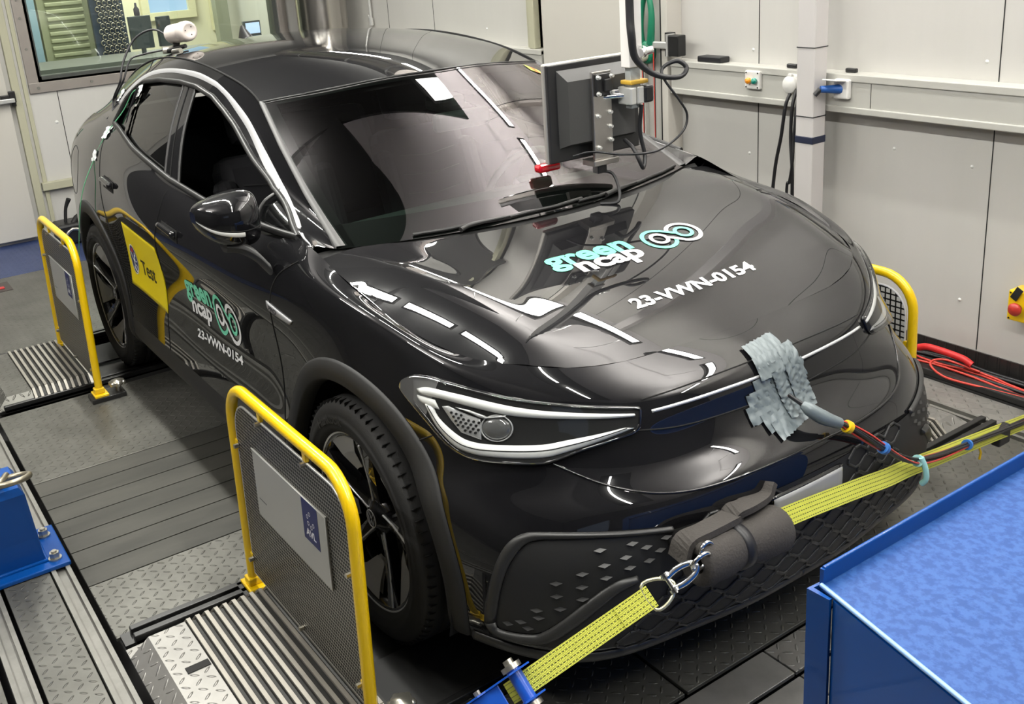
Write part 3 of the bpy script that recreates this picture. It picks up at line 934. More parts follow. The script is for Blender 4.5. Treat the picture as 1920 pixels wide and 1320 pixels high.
# belt weatherstrip, roof drip, chrome strip, window seals
S1U = [(-.352, 1.108), (-.43, 1.122), (-.596, 1.165), (-.743, 1.217), (-.838, 1.259), (-.929, 1.303), (-1.035, 1.350), (-1.141, 1.393), (-1.242, 1.427), (-1.343, 1.457), (-1.446, 1.482), (-1.546, 1.500), (-1.753, 1.518), (-2.067, 1.512), (-2.33, 1.484), (-2.50, 1.440), (-2.62, 1.385), (-2.69, 1.325)]
S1L = [(-.360, 1.106), (-.439, 1.119), (-.602, 1.156), (-.763, 1.203), (-.872, 1.248), (-.976, 1.296), (-1.054, 1.330), (-1.129, 1.360), (-1.242, 1.400), (-1.346, 1.436), (-1.424, 1.457), (-1.508, 1.473), (-1.71, 1.491), (-1.99, 1.493), (-2.25, 1.468), (-2.42, 1.428), (-2.54, 1.372), (-2.61, 1.312)]
for s in (-1, 1):
    SP = ruled('xz', catmull(S1U, 5), catmull(S1L, 5), 110, 5, s, B_UP, .003, .002, .004)
    for _ in range(14): SP[1:-1] = (SP[:-2] + 2 * SP[1:-1] + SP[2:]) / 4
    MB().grid(SP).build('chrome_roof_strip', SATIN, CAR)
    MB().tube(lay('xz', resample(WINP[:16], 110), s, B_UP, .002), .011, 8).build('window_seal', SEAL, CAR)
    MB().tube(lay('xz', resample(WINP[15:] + [WINP[0]], 90), s, B_UP, .002), .012, 8).build('belt_seal', SEAL, CAR)
    for a, b in (((-1.505, 1.13), (-1.665, 1.462)), ((-1.665, 1.14), (-1.805, 1.466)), ((-.735, 1.115), (-.745, 1.205))):
        MB().tube(lay('xz', resample([a, b], 12), s, B_UP, -.002), .007, 8).build('window_divider', SEAL, CAR)
    MB().tube(lay('xz', resample([(-1.60, 1.14), (-1.74, 1.466)], 12), s, B_UP, .001), .0025, 6).build('pillar_gap', DARK, CAR)
    # strip that caps the edge of the windshield
    W0 = resample(np.array(IN[:4]) * [1, s, 1], 40)
    Pw = []
    for w_, h_ in ((.004, 0), (.002, .008), (-.010, .010), (-.024, .008), (-.028, 0)):
        q = W0.copy(); q[:, 1] += s * w_ * (1 if w_ > 0 else 1.5); q[:, 2] += h_ - (.004 if w_ < 0 else 0); Pw.append(q)
    MB().grid(np.array(Pw)).build('windshield_edge_trim', mat('grey_rubber_trim', (.075, .075, .075), .5), CAR)
    dr = np.array([in_at(x) for x in np.linspace(-1.1, -3.3, 50)]) * [1, s, 1]
    MB().tube(dr + [0, 0, .001], .004, 6).build('roof_drip_seam', DARK, CAR)
MB().tube(lay('xy', catmull([(-1.10, -.605), (-.990, -.42), (-.925, -.22), (-.891, 0), (-.925, .22), (-.990, .42), (-1.10, .605)], 8), bvh=B_TOP, off=.001), .0045, 6).build('windshield_top_seam', SEAL, CAR)
MB().tube(lay('xy', catmull([(-1.085, -.60), (-.975, -.42), (-.91, -.22), (-.876, 0), (-.91, .22), (-.975, .42), (-1.085, .60)], 8), bvh=B_TOP, off=.001), .0018, 6).build('windshield_top_bead', mat('grey_rubber_trim'), CAR)

# ------------------------------------------------------------------ wheel arches, liners
for wx, wz in WH:
    for s in (-1, 1):
        rows = []
        for r, of in ((.425, -.035), (.431, .004), (.436, .008), (.46, .0095), (.486, .008), (.493, .003), (.494, -.004)):
            row = []
            for k in range(73):
                t = math.radians(-17 + (214 * k / 72))
                x = wx + r * math.cos(t); z = wz + r * math.sin(t)
                h = cast('xz', x, max(z, .235), s, B_BAND, of)
                row.append(h if h is not None else (row[-1] if row else np.array((x, s * .9, max(z, .235)))))
            rows.append(row)
        MB().grid(rows).build('wheel_arch_cladding', PLAST, CAR)
        m = MB()
        pr = []
        for y in (.885, .56):
            pr.append([(wx + .45 * math.cos(math.radians(t)), s * y, wz + .45 * math.sin(math.radians(t))) for t in range(-20, 201, 8)])
        m.grid(pr, True)
        m.add([(wx - .45, s * .56, .2), (wx + .45, s * .56, .2), (wx + .45, s * .56, .9), (wx - .45, s * .56, .9)], [(0, 1, 2, 3)])
        m.build('wheel_arch_liner', DARK, CAR)
m = MB(); m.box((-3.5, -.55, .2), (.62, .55, .3)); m.box((-2.2, -.84, .22), (-.55, .84, .32))
m.build('underbody', DARK, CAR)

# ------------------------------------------------------------------ wheels
RIMB = mat('rim_gloss_black', (0.006, 0.006, 0.007), 0.5, coat=.8, spec=.1)
RIMG = mat('rim_machined_grey', (0.34, 0.34, 0.33), 0.4, metal=0.2)
RIMS = mat('rim_edge_silver', (0.75, 0.75, 0.76), 0.25, metal=.5)


def rim_parts(w, Mx):
    # barrel and back
    m = MB()
    m.lathe([(.262, -.10), (.25, -.09), (.240, .02), (.246, .085), (.258, .100), (.266, .104), (.270, .098)], Mx, 72)
    m.lathe([(.245, -.02), (.0, -.02)], Mx, 48)
    m.build('rim_barrel', RIMB, w)
    m = MB(); m.lathe([(.2665, .1035), (.2705, .1065), (.2735, .1035)], Mx, 96)
    m.build('rim_edge', RIMS, w)
    m = MB(); m.lathe([(.19, .0), (.19, .012), (.0, .012)], Mx, 48)
    m.build('brake_disc', mat('brake_steel', (.18, .18, .18), .35, metal=.9), w)
    for k in range(5):
        Rk = Mx @ Matrix.Rotation(2 * PI * k / 5 + .25, 4, 'Z')
        # broad blade: from hub to rim, kinked
        m = MB()
        poly = [(.035, -.024), (.12, -.030), (.20, -.052), (.262, -.066), (.268, -.020), (.262, .022), (.19, .010), (.10, .012), (.035, .022)]

        def top(x, y): return .055 + .045 * (x / .26) ** 1.5
        n = len(poly)
        v = [tuple(Rk @ Vector((x, y, top(x, y)))) for x, y in poly] + [tuple(Rk @ Vector((x, y, top(x, y) - .03))) for x, y in poly]
        cx = tuple(Rk @ Vector((.15, -.01, top(.15, 0) + .006)))
        v.append(cx)
        f = [(i, (i + 1) % n, 2 * n) for i in range(n)] + [((i + 1) % n, i, i + n, (i + 1) % n + n) for i in range(n)]
        m.add(v, f); m.build('rim_spoke', RIMB, w)
        # narrow bright edged rib on the blade
        m = MB()
        rib = [(.05, .012), (.13, .004), (.20, -.004), (.258, -.012)]
        m.tube([tuple(Rk @ Vector((x, y, top(x, y) + .004))) for x, y in rib], .0035, 6)
        m.build('spoke_rib', RIMS, w)
        # grey machined fan insert between blades near the rim
        m = MB()
        a0, a1 = math.radians(7), math.radians(45)
        P = []
        for r_, zz in ((.150, .060), (.205, .084), (.262, .099)):
            lo = a0 + (.262 - r_) * 3.2; P.append([tuple(Rk @ Vector((r_ * math.cos(t), r_ * math.sin(t), zz))) for t in np.linspace(min(lo, a1 - .02), a1, 7)])
        m.grid(P, False); m.grid([[tuple(Vector(q) - (Mx.to_3x3() @ Vector((0, 0, .012)))) for q in r] for r in P], False, True)
        m.build('rim_insert', RIMG, w)
    m = MB(); m.lathe([(.0, .078), (.028, .077), (.034, .070), (.060, .060), (.062, .02)], Mx, 40)
    m.build('hub_cap', RIMB, w)
    m = MB()
    hb = lambda x, y: tuple(Mx @ Vector((x, y, .080)))
    m.tube([hb(.027 * math.cos(t), .027 * math.sin(t)) for t in np.linspace(0, 2 * PI, 33)[:-1]], .0018, 5, closed=True)
    for st in ([(-.014, .021), (0, -.001), (.014, .021)], [(-.022, .012), (-.009, -.022), (0, -.004), (.009, -.022), (.022, .012)]):
        m.tube([hb(a, b) for a, b in st], .0016, 5)
    m.build('hub_emblem', RIMS, w)


def build_wheel(x, side):
    w = empty('wheel', (x, side * .795, .370)); w.parent = CAR
    Mx = Matrix.Rotation(-PI / 2 * side, 4, 'X')
    m = MB()
    prof = [(.245, -.09), (.262, -.105), (.30, -.118), (.335, -.118), (.358, -.105), (.370, -.075)]
    for h in (-.045, -.015, .015, .045):      # circumferential tread grooves
        prof += [(.3715, h - .008), (.365, h - .004), (.365, h + .004), (.3715, h + .008)]
    prof += [(.370, .075), (.366, .090), (.356, .106), (.345, .114), (.330, .119), (.322, .1195), (.320, .1215), (.306, .1225), (.304, .121), (.29, .119), (.280, .115), (.272, .106), (.25, .09)]
    m.lathe(prof, Mx, 120)
    m.cur = 1
    for k in range(72):                      # shoulder sipes
        R = Mx @ Matrix.Rotation(2 * PI * k / 72, 4, 'Z')
        m.box((.3555, -.0012, .082), (.3690, .0012, .1045), R)
    m.build('tyre', [RUBBER, DARK], w)
    rim_parts(w, Mx)
    return w


build_wheel(0, -1); build_wheel(-2.766, -1); build_wheel(0, 1); build_wheel(-2.766, 1)

# ------------------------------------------------------------------ headlights
HL_TOP = [(73.96, .868), (73.62, .882), (72.41, .895), (70.53, .904), (67.87, .907), (65.65, .904), (62.59, .897), (57.85, .883), (53.28, .870), (48.72, .860), (44.23, .850), (39.61, .839), (33.34, .824), (32.42, .816)]
HL_BOT = [(73.96, .868), (72.75, .852), (70.41, .828), (67.68, .799), (65.34, .771), (63.16, .749), (60.38, .732), (57.14, .726), (52.77, .725), (48.49, .725), (46.35, .731), (42.04, .749), (37.53, .761), (33.17, .775), (32.42, .816)]
HLP = [(a, z) for a, z in HL_TOP] + [(a, z) for a, z in HL_BOT[-2:0:-1]]
LED = mat('lamp_light_guide', (0.80, 0.80, 0.78), 0.25, spec=.6)
LEDB = mat('lamp_reflector_silver', (0.50, 0.50, 0.50), 0.25, metal=.3)
LENSG = glass('lamp_cover_glass', (0.96, 0.97, 0.97), 1.0, 1.45)
for s, nm in ((-1, 'right'), (1, 'left')):
    hl = empty('headlight', (0, 0, 0)); hl.parent = CAR
    A = catmull(HL_TOP, 4); B = catmull(HL_BOT, 4)
    MB().grid(ruled('tz', A, B, 90, 30, s, B_BAND, .0005)).build('lamp_housing', DARK, hl)
    MB().tube(lay('tz', catmull(HLP, 3, True), s, B_BAND, .002), .0042, 6, closed=True).build('lamp_rim', GLOSSB, hl)
    cz_t = [(73.7, .875), (73.0, .888), (71.2, .899), (69.0, .903), (66.3, .902)]; cz_b = [(73.6, .863), (72.7, .853), (71.0, .838), (69.6, .824), (68.4, .812)]
    MB().grid(ruled('tz', catmull(cz_t, 4), catmull(cz_b, 4), 24, 10, s, B_BAND, .0014)).build('lamp_corner_bezel', mat('lamp_bezel_grey', (.17, .17, .17), .4), hl)
    U_T = [(70.65, .872), (68.04, .882), (62.5, .877), (57.8, .865), (53.21, .852), (48.74, .842), (44.23, .834), (39.65, .825), (33.4, .812)]
    U_B = [(69.08, .860), (64.93, .859), (60.01, .848), (56.4, .838), (53.16, .830), (48.71, .824), (44.24, .819), (39.67, .813), (33.4, .805)]
    MB().grid(ruled('tz', catmull(U_T, 4), catmull(U_B, 4), 70, 7, s, B_BAND, .002, .006, .001)).build('upper_light_guide', LED, hl)
    D_O = [(68.9, .842), (67.8, .818), (65.92, .786), (62.65, .751), (59.51, .7385), (55.84, .7355), (48.51, .7365), (44.22, .748), (33.6, .780)]
    D_I = [(66.9, .836), (66.2, .818), (64.4, .797), (61.6, .774), (59.15, .7655), (55.84, .7635), (48.61, .7645), (44.26, .7725), (35.3, .7845)]
    MB().grid(ruled('tz', catmull(D_O, 4), catmull(D_I, 4), 80, 8, s, B_BAND, .002, .007, .001)).build('lower_light_guide', LED, hl)
    m = MB().tube(lay('tz', catmull([(67.9, .838), (65.2, .793), (62.1, .763), (59.3, .7525), (55.84, .7505), (48.6, .7515), (44.2, .7605), (35, .783)], 6), s, B_BAND, .0095), .0012, 5)
    m.build('light_guide_groove', DARK, hl)
    MB().grid(ruled('tz', [(70.39, .857), (66.68, .855)], [(69.26, .839), (65.7, .833)], 8, 5, s, B_BAND, .004, .004, .001)).build('indicator_block', LED, hl)
    # honeycomb reflector with punched dark cells
    hy = ruled('tz', [(65.3, .842), (63.5, .812), (61.6, .786), (58.2, .773)], [(64.2, .846), (62.6, .838), (60.6, .829), (58.6, .821)], 24, 10, s, B_BAND, .004, .004, .002)
    MB().grid(hy).build('honeycomb_reflector', LEDB, hl)
    m = MB()
    for i in range(8):
        for j in range(7):
            a = 58.7 + i * .85 + (j % 2) * .42; z = .779 + j * .0085 + (a - 58.7) * .0022
            if not in_poly(a, z, [(64.6, .842), (63.2, .814), (61.4, .791), (58.4, .779), (58.7, .816), (60.7, .824), (62.8, .834)]): continue
            q = [cast('tz', a + da, z + dz, s, B_BAND, .0095) for da, dz in ((.27, 0), (.12, .0030), (-.16, .0030), (-.27, 0), (-.12, -.0030), (.16, -.0030))]
            m.add(q, [tuple(range(6))])
    m.build('honeycomb_cells', DARK, hl)
    # projector
    c = cast('tz', 55.9, .801, s, B_BAND, -.006); cn = cast('tz', 55.9, .801, s, B_BAND, .03) - c
    n = Vector(cn).normalized()
    R = n.to_track_quat('Z', 'Y').to_matrix().to_4x4(); R.translation = Vector(c)
    m = MB(); m.lathe([(.033, .004), (.0335, .010), (.031, .012), (.030, .004)], R @ Matrix.Scale(1.25, 4, (1, 0, 0)), 40)
    m.build('projector_ring', LEDB, hl)
    m = MB(); m.lathe([(.0300, .006), (.027, .013), (.020, .018), (.010, .0205), (.0005, .021)], R @ Matrix.Scale(1.25, 4, (1, 0, 0)), 40)
    m.build('projector_lens', mat('lamp_lens_dark', (.10, .10, .10), .05, coat=1), hl)
    m = MB(); m.grid(ruled('tz', [(62.8, .846), (60.5, .842), (57.6, .829)], [(60.5, .838), (58.8, .826), (57.9, .8235)], 12, 4, s, B_BAND, .008, .002, .003))
    m.grid(ruled('tz', [(57.8, .828), (54.4, .833)], [(57.9, .8235), (54.6, .829)], 10, 3, s, B_BAND, .010, .002, .003))
    m.build('lamp_brow', LEDB, hl)
    MB().grid(ruled('tz', A, B, 90, 30, s, B_BAND, .016, .0, .015)).build('lamp_cover', LENSG, hl)

# light bar between the lamps, emblem seat is hidden under the tape
def yzr(A, B, n, m, **k): return ruled('yz', A, B, n, m, **k)
MB().grid(yzr([(-.405, .8125), (0, .8125), (.405, .8125)], [(-.405, .8045), (0, .8045), (.405, .8045)], 80, 4, off=.001, puff=.003, skirt=.002)).build('light_bar', mat('light_bar_silver', (.72, .73, .74), .2, metal=.5), CAR)
seam('nose_panel_gap', 'yz', [(-.42, .838), (-.2, .843), (0, .845), (.2, .843), (.42, .838)], bvh=B_BAND, r=.0022)
seam('nose_panel_gap', 'tz', [(33.0, .772), (24, .757), (10, .752), (0, .752)], -1, B_BAND, r=.0022)
seam('nose_panel_gap', 'tz', [(33.0, .772), (24, .757), (10, .752), (0, .752)], 1, B_BAND, r=.0022)
VL = [(46.8, .723), (43.3, .700), (40.0, .679), (35.3, .657), (30.1, .641), (23.5, .632), (12.8, .630), (0, .632)]
for s in (-1, 1):
    seam('bumper_step_line', 'tz', VL, s, B_BAND, r=.0035, m=PAINT, off=.0005)

# ------------------------------------------------------------------ lower grille and side intakes
FOT = [(57.2, .318), (56.52, .382), (55.37, .454), (53.93, .522), (52.48, .561), (50.59, .582), (48.11, .588), (42.27, .587), (35.45, .580), (29.42, .571)]
FIT = [(55.31, .327), (54.87, .359), (54.07, .421), (52.8, .490), (51.34, .536), (49.71, .564), (46.76, .573), (40.04, .572), (33.15, .564), (29.4, .556)]
FOB = [(57.2, .318), (56.61, .294), (54.89, .283), (49.97, .286), (47.08, .302), (43.98, .343), (40.4, .393), (37.6, .430), (35.0, .448)]
FIB = [(55.31, .327), (54.72, .308), (49.83, .318), (47.92, .333), (45.04, .373), (41.48, .424), (38.03, .460), (34.99, .466)]
PL2 = mat('matte_black_frame', (0.020, 0.020, 0.020), 0.42)
for s in (-1, 1):
    mi_ = MB().grid(ruled('tz', [(55.5, .327)] + FIT[1:], [(55.5, .325)] + FIB[1:], 60, 20, s, B_BAND, .0012))
    m = MB()
    m.grid(ruled('tz', catmull(FOT, 4), catmull(FIT, 4), 90, 6, s, B_BAND, .006, .007, .004))
    m.grid(ruled('tz', catmull(FOB, 4), catmull(FIB, 4), 90, 6, s, B_BAND, .006, .009, .004))
    m.build('side_intake_frame', PL2, CAR)
    m = mi_; m.cur = 1
    for a, z in ((33.5, .535), (36.5, .520), (39.5, .508), (36, .492), (39.3, .476), (42.5, .492), (33.2, .500), (42.6, .458), (39.3, .442), (42.6, .425), (46.0, .435), (45.6, .400), (48.8, .392), (48.6, .372), (51.2, .352), (46, .470), (53.2, .337), (50.2, .337), (31.5, .52), (35.5, .55), (40, .545), (30.5, .548)):
        w_, h_ = .9, .005
        q = [cast('tz', a + w_, z, s, B_BAND, .005), cast('tz', a, z + .0045, s, B_BAND, .002), cast('tz', a - w_, z + .001, s, B_BAND, .005), cast('tz', a, z - .0045, s, B_BAND, .009)]
        m.add(q, [(0, 1, 2, 3)])
    m.build('side_intake_panel', [PLAST, mat('fin_grey_plastic', (.018, .018, .018), .4)], CAR)
m = MB()
G_T = [(30, .566), (20, .563), (10, .562), (0, .561)]
m = MB()
G = []
for s in (-1, 1):
    P = ruled('tz', [(31.0, .560), (20, .566), (10, .568), (0, .568)], [(50, .285), (30, .255), (12, .25), (0, .25)], 60, 24, s, B_BAND, .0015)
    m.grid(P)
m.build('lower_grille', mat('grille_black', (.010, .010, .010), .6), CAR)
m = MB()
# honeycomb ribs
hx = []
Wd, Hd = .088, .052
for r in range(8):
    for c in range(-9, 10):
        y = c * Wd + (r % 2) * Wd / 2; z = .545 - r * Hd * .74
        if abs(y) > .66 or z < .262: continue
        if abs(y) > .36 and z > .50 - (abs(y) - .36) * .75: continue
        if abs(y) < .17 and z > .43: continue
        hx.append((y, z))
seen = set()
for y, z in hx:
    pts = [(y + Wd / 2, z + .006), (y + .012, z + Hd / 2 + .002), (y - .012, z + Hd / 2 + .002), (y - Wd / 2, z + .006), (y - Wd / 2, z - .006), (y - .012, z - Hd / 2 - .002), (y + .012, z - Hd / 2 - .002), (y + Wd / 2, z - .006)]
    for i in range(8):
        a, b = pts[i], pts[(i + 1) % 8]
        key = (round((a[0] + b[0]) * 90), round((a[1] + b[1]) * 90))
        if key in seen: continue
        seen.add(key)
        h = [cast('yz', q[0], q[1], -1, B_BAND, .002) for q in (a, b)]
        if h[0] is None or h[1] is None: continue
        m.tube(h, .0042, 5, caps=False)
m.build('grille_honeycomb', PL2, CAR)
# lip rails
for s in (-1, 1):
    MB().grid(ruled('tz', [(60, .262), (50, .268), (30, .248), (12, .244), (0, .244)], [(60, .222), (50, .225), (30, .215), (12, .212), (0, .212)], 80, 6, s, B_BAND, .004, .008, .003)).build('lip_rail', PL2, CAR)
# plate
m = MB(); pp_ = ruled('yz', [(-.178, .556), (.095, .556)], [(-.178, .466), (.095, .466)], 14, 8, bvh=B_BAND, off=.012, skirt=.012)
m.grid(pp_); m.build('plate_holder', GLOSSB, CAR)
m = MB(); m.grid(ruled('yz', [(-.172, .551), (.089, .551)], [(-.172, .470), (.089, .470)], 14, 8, bvh=B_BAND, off=.015, skirt=.002))
o = m.build('licence_plate', mat('plate_grey', (.33, .33, .325), .5), CAR); o['label'] = 'blank grey licence plate'

# ------------------------------------------------------------------ mirrors, handles, badges, wipers, antenna
INDW = mat('mirror_indicator', (.62, .62, .60), .3)
for s in (-1, 1):
    mi = empty('door_mirror', (-.61, s * .96, 1.15)); mi.parent = CAR
    if s > 0: mi.rotation_euler = (0, 0, 1.15); mi.location = (-.97, .90, 1.12)
    rows = []
    # cross sections along y from inner (0) to outer tip (1): (y, x_front, x_back, z_bottom, z_top)
    secs = [(.862, -.600, -.655, 1.115, 1.225), (.872, -.560, -.675, 1.098, 1.248), (.90, -.535, -.685, 1.088, 1.258), (.94, -.522, -.685, 1.090, 1.258), (.98, -.525, -.682, 1.102, 1.252), (1.02, -.545, -.675, 1.125, 1.242), (1.045, -.575, -.665, 1.155, 1.230), (1.056, -.605, -.655, 1.180, 1.215)]
    S = spl(np.arange(len(secs)), np.array(secs), np.linspace(0, len(secs) - 1, 28))
    for y, xf, xb, z0, z1 in S:
        xc, zc = (xf + xb) / 2, (z0 + z1) / 2
        row = []
        for k in range(33):
            t = 2 * PI * k / 32
            cx, cz = math.cos(t), math.sin(t)
            e = .72 if cx > 0 else .35
            px = xc + (xf - xb) / 2 * math.copysign(abs(cx) ** e, cx)
            pz = zc + (z1 - z0) / 2 * math.copysign(abs(cz) ** .75, cz)
            row.append((px + .61, s * y - s * .96, pz - 1.15))
        rows.append(row)
    rows = np.array(rows)
    up_ = MB(); up_.grid(rows)
    for e in (0, -1):
        c = rows[e].mean(0); v = [tuple(p) for p in rows[e][:-1]] + [tuple(c)]
        up_.add(v, [(i, (i + 1) % 32, 32) for i in range(32)], True)
    up_.build('mirror_cap', PAINT, mi)
    # indicator strip and lower split line
    def mp(u, t, o=.002):
        i = u * (len(rows) - 1); k = int(min(i, len(rows) - 2)); f_ = i - k
        j = t * 32; q = int(j) % 32; g = j - int(j)
        p = (rows[k][q] * (1 - g) + rows[k][q + 1] * g) * (1 - f_) + (rows[k + 1][q] * (1 - g) + rows[k + 1][q + 1] * g) * f_
        c = rows[k].mean(0) * (1 - f_) + rows[k + 1].mean(0) * f_
        d = p - c; return p + d / np.linalg.norm(d) * o
    A = [mp(u, .968) for u in np.linspace(.42, 1.0, 24)]; B = [mp(u, .940) for u in np.linspace(.42, 1.0, 24)]
    MB().grid([A, [tuple(.5 * (np.array(a) + b) + [.003, 0, 0]) for a, b in zip(A, B)], B]).build('mirror_indicator', INDW, mi)
    MB().tube([mp(u, .972, .0) for u in np.linspace(.05, 1, 30)], .0016, 5).build('mirror_cap_gap', DARK, mi)
    m = MB()
    arm = [(.03, s * (-.955 + .96), -.060), (.05, s * (.90 - .96) * -1 * -1, -.095), (.09, s * (.885 - .96), -.118), (.12, s * (.878 - .96), -.115)]
    arm = [(-.60 + .61, s * (.985 - .96), 1.100 - 1.15), (-.57 + .61, s * (.945 - .96), 1.092 - 1.15), (-.535 + .61, s * (.915 - .96), 1.068 - 1.15), (-.49 + .61, s * (.893 - .96), 1.03 - 1.15)]
    P = catmull(arm, 6)
    for (hx_, hz_) in ((.034, .022),):
        ring = []
        for q in P:
            ring.append([(q[0] + hx_ * math.cos(t), q[1], q[2] + hz_ * math.sin(t)) for t in np.linspace(0, 2 * PI, 13)])
        m.grid(ring)
        m.add(ring[0][:-1], [tuple(range(12))])
    m.build('mirror_arm', PL2, mi)
    # handles
    for hx0, hx1, hz in ((-1.56, -1.37, .958), (-2.445, -2.27, 1.005)):
        m = MB(); m.grid(ruled('xz', [(hx0, hz + .030), (hx1, hz + .022)], [(hx0, hz - .022), (hx1, hz - .028)], 14, 6, s, B_BAND, .0015)); m.build('handle_recess', DARK, CAR)
        m = MB(); m.grid(ruled('xz', [(hx0 + .01, hz + .024), (hx1 - .008, hz + .016)], [(hx0 + .01, hz + .002), (hx1 - .008, hz - .008)], 14, 6, s, B_BAND, .018, .008, .014)); m.build('door_handle', PAINT, CAR)
    m = MB(); m.grid(ruled('xz', [(-.525, .918), (-.43, .905), (-.342, .896)], [(-.512, .889), (-.43, .882), (-.36, .880)], 14, 4, s, B_BAND, .0035, .002, .003)); m.build('fender_badge', SATIN, CAR)

B_WIND = bvh_of(WIND)


def text_mesh(body, w, h=None, bold=.0, name='t'):
    """2D text triangles fitted to width w (and height h); returns verts (u, v), faces"""
    cu = bpy.data.curves.new(name, 'FONT'); cu.body = body; cu.size = 1; cu.offset = bold; cu.resolution_u = 3; cu.fill_mode = 'FRONT'
    ob = bpy.data.objects.new(name, cu); COL.objects.link(ob)
    dg = bpy.context.evaluated_depsgraph_get()
    me = bpy.data.meshes.new_from_object(ob.evaluated_get(dg))
    bm = bmesh.new(); bm.from_mesh(me)
    bmesh.ops.remove_doubles(bm, verts=bm.verts, dist=1e-4)
    for _ in range(2):
        es = [e for e in bm.edges if e.calc_length() > .25]
        if es: bmesh.ops.subdivide_edges(bm, edges=es, cuts=1)
    bmesh.ops.triangulate(bm, faces=bm.faces)
    bm.verts.index_update()
    V = np.array([v.co[:2] for v in bm.verts]); F = [tuple(v.index for v in f.verts) for f in bm.faces]
    bm.free(); bpy.data.meshes.remove(me); bpy.data.objects.remove(ob); bpy.data.curves.remove(cu)
    V -= V.min(0); ext = V.max(0)
    V[:, 0] *= w / ext[0]; V[:, 1] *= (h / ext[1]) if h else (w / ext[0])
    return V, F


def stroke(pts, w, closed=False):
    """flat ribbon polygon strip of width w along 2D points"""
    P = np.array(pts, float); n = len(P); V = []; F = []
    for i in range(n):
        a = P[(i - 1) % n] if (closed or i > 0) else P[i]; b = P[(i + 1) % n] if (closed or i < n - 1) else P[i]
        t = (b - a) / (np.linalg.norm(b - a) + 1e-12); nn = np.array([-t[1], t[0]]) * w / 2
        V += [P[i] + nn, P[i] - nn]
    for i in range(n if closed else n - 1):
        j = (i + 1) % n; F.append((2 * i, 2 * i + 1, 2 * j + 1, 2 * j))
    return np.array(V), F


def arc(cx, cy, r, a0, a1, n=28, ry=None):
    return [(cx + r * math.cos(math.radians(a)), cy + (ry or r) * math.sin(math.radians(a))) for a in np.linspace(a0, a1, n)]


def decal(name, parts, O, U, Vd, mode, m, parent, side=-1, bvh=None, off=.0018, back=0.0):
    mb = MB(); O, U, Vd = np.array(O, float), np.array(U, float), np.array(Vd, float)
    for V, F in parts:
        P = []
        for u, v in V:
            q = O + U * u + Vd * v; h = cast(mode, q[0], q[1], side, bvh, off); P.append(h if h is not None else (P[-1] if P else (0, 0, 0)))
        mb.add(P, F)
    return mb.build(name, m, parent)


MINT = mat('mint_vinyl', (0.16, 0.66, 0.43), .35)
WHV = mat('white_vinyl', (0.85, 0.85, 0.85), .35)


def shift(VF, dx, dy): return (VF[0] + np.array([dx, dy]), VF[1])


def ncap_decal(mode, O, U, Vd, bvh, side, lay_):
    """lay_ gives text boxes in decal coordinates"""
    e = empty('lettering_decal', (0, 0, 0)); e.parent = CAR
    g = shift(text_mesh('green', lay_['gw'], lay_['gh'], .035), *lay_['go'])
    decal('green_word', [g], O, U, Vd, mode, MINT, e, side, bvh)
    n = shift(text_mesh('ncap', lay_['nw'], lay_['nh'], .035), *lay_['no'])
    decal('ncap_word', [n], O, U, Vd, mode, WHV, e, side, bvh)
    c0, c1 = lay_['c0'], lay_['c1']; R = lay_['R']; r = R * .50; w = R * .26
    ry = lay_.get('ry', 1.0)
    cy = (c0[1] + c1[1]) / 2
    # white: small left ring whose tail runs into the big right ring; mint: big left ring running into the small right ring
    decal('ring_mint_large', [stroke(arc(c0[0], c0[1], R, 48, 330, 40, R * ry), w)], O, U, Vd, mode, MINT, e, side, bvh, .0018)
    decal('ring_white_large', [stroke(arc(c1[0], c1[1], R, -132, 150, 40, R * ry), w)], O, U, Vd, mode, WHV, e, side, bvh, .0024)
    decal('ring_mint_small', [stroke(arc(c1[0], c1[1], r, 0, 360, 29, r * ry)[:-1], w * .95, True),
                              stroke([(c0[0] + R * math.cos(math.radians(50)), c0[1] + R * ry * math.sin(math.radians(50))), ((c0[0] + c1[0]) / 2 + R * .18, cy + R * .30), (c1[0] - r * .95, c1[1] + r * .15)], w)],
          O, U, Vd, mode, MINT, e, side, bvh, .0030)
    decal('ring_white_small', [stroke(arc(c0[0], c0[1], r, 0, 360, 29, r * ry)[:-1], w * .95, True),
                               stroke([(c0[0] + r * .95, c0[1] - r * .15), ((c0[0] + c1[0]) / 2 - R * .18, cy - R * .30), (c1[0] + R * math.cos(math.radians(-130)), c1[1] + R * ry * math.sin(math.radians(-130)))], w)],
          O, U, Vd, mode, WHV, e, side, bvh, .0034)
    t = text_mesh('23-VWN-0154', lay_['tw'], lay_['th'], .035)
    decal('test_number', [shift(t, *lay_['to'])], O, U, Vd, mode, WHV, e, side, bvh)


# hood: u = +y, v = -x
ncap_decal('xy', (0, 0), (0, 1), (-1, 0), B_HOOD, -1, dict(gw=.315, gh=.090, go=(-.298, -.196), nw=.245, nh=.079, no=(-.224, -.247), c0=(.124, -.162), c1=(.224, -.164), R=.052, ry=1.08, tw=.475, th=.047, to=(-.216, -.440)))
# side: u = +x, v = +z, slight rise towards the front
ca = .055
for sd_ in (-1,):
    ncap_decal('xz', (-1.2, .70), (1, ca), (0, 1), B_BAND, sd_, dict(gw=.30, gh=.094, go=(-.218, .000), nw=.225, nh=.073, no=(-.174, -.058), c0=(.165, .022), c1=(.289, .012), R=.060, ry=1.18, tw=.48, th=.036, to=(-.140, -.131)))
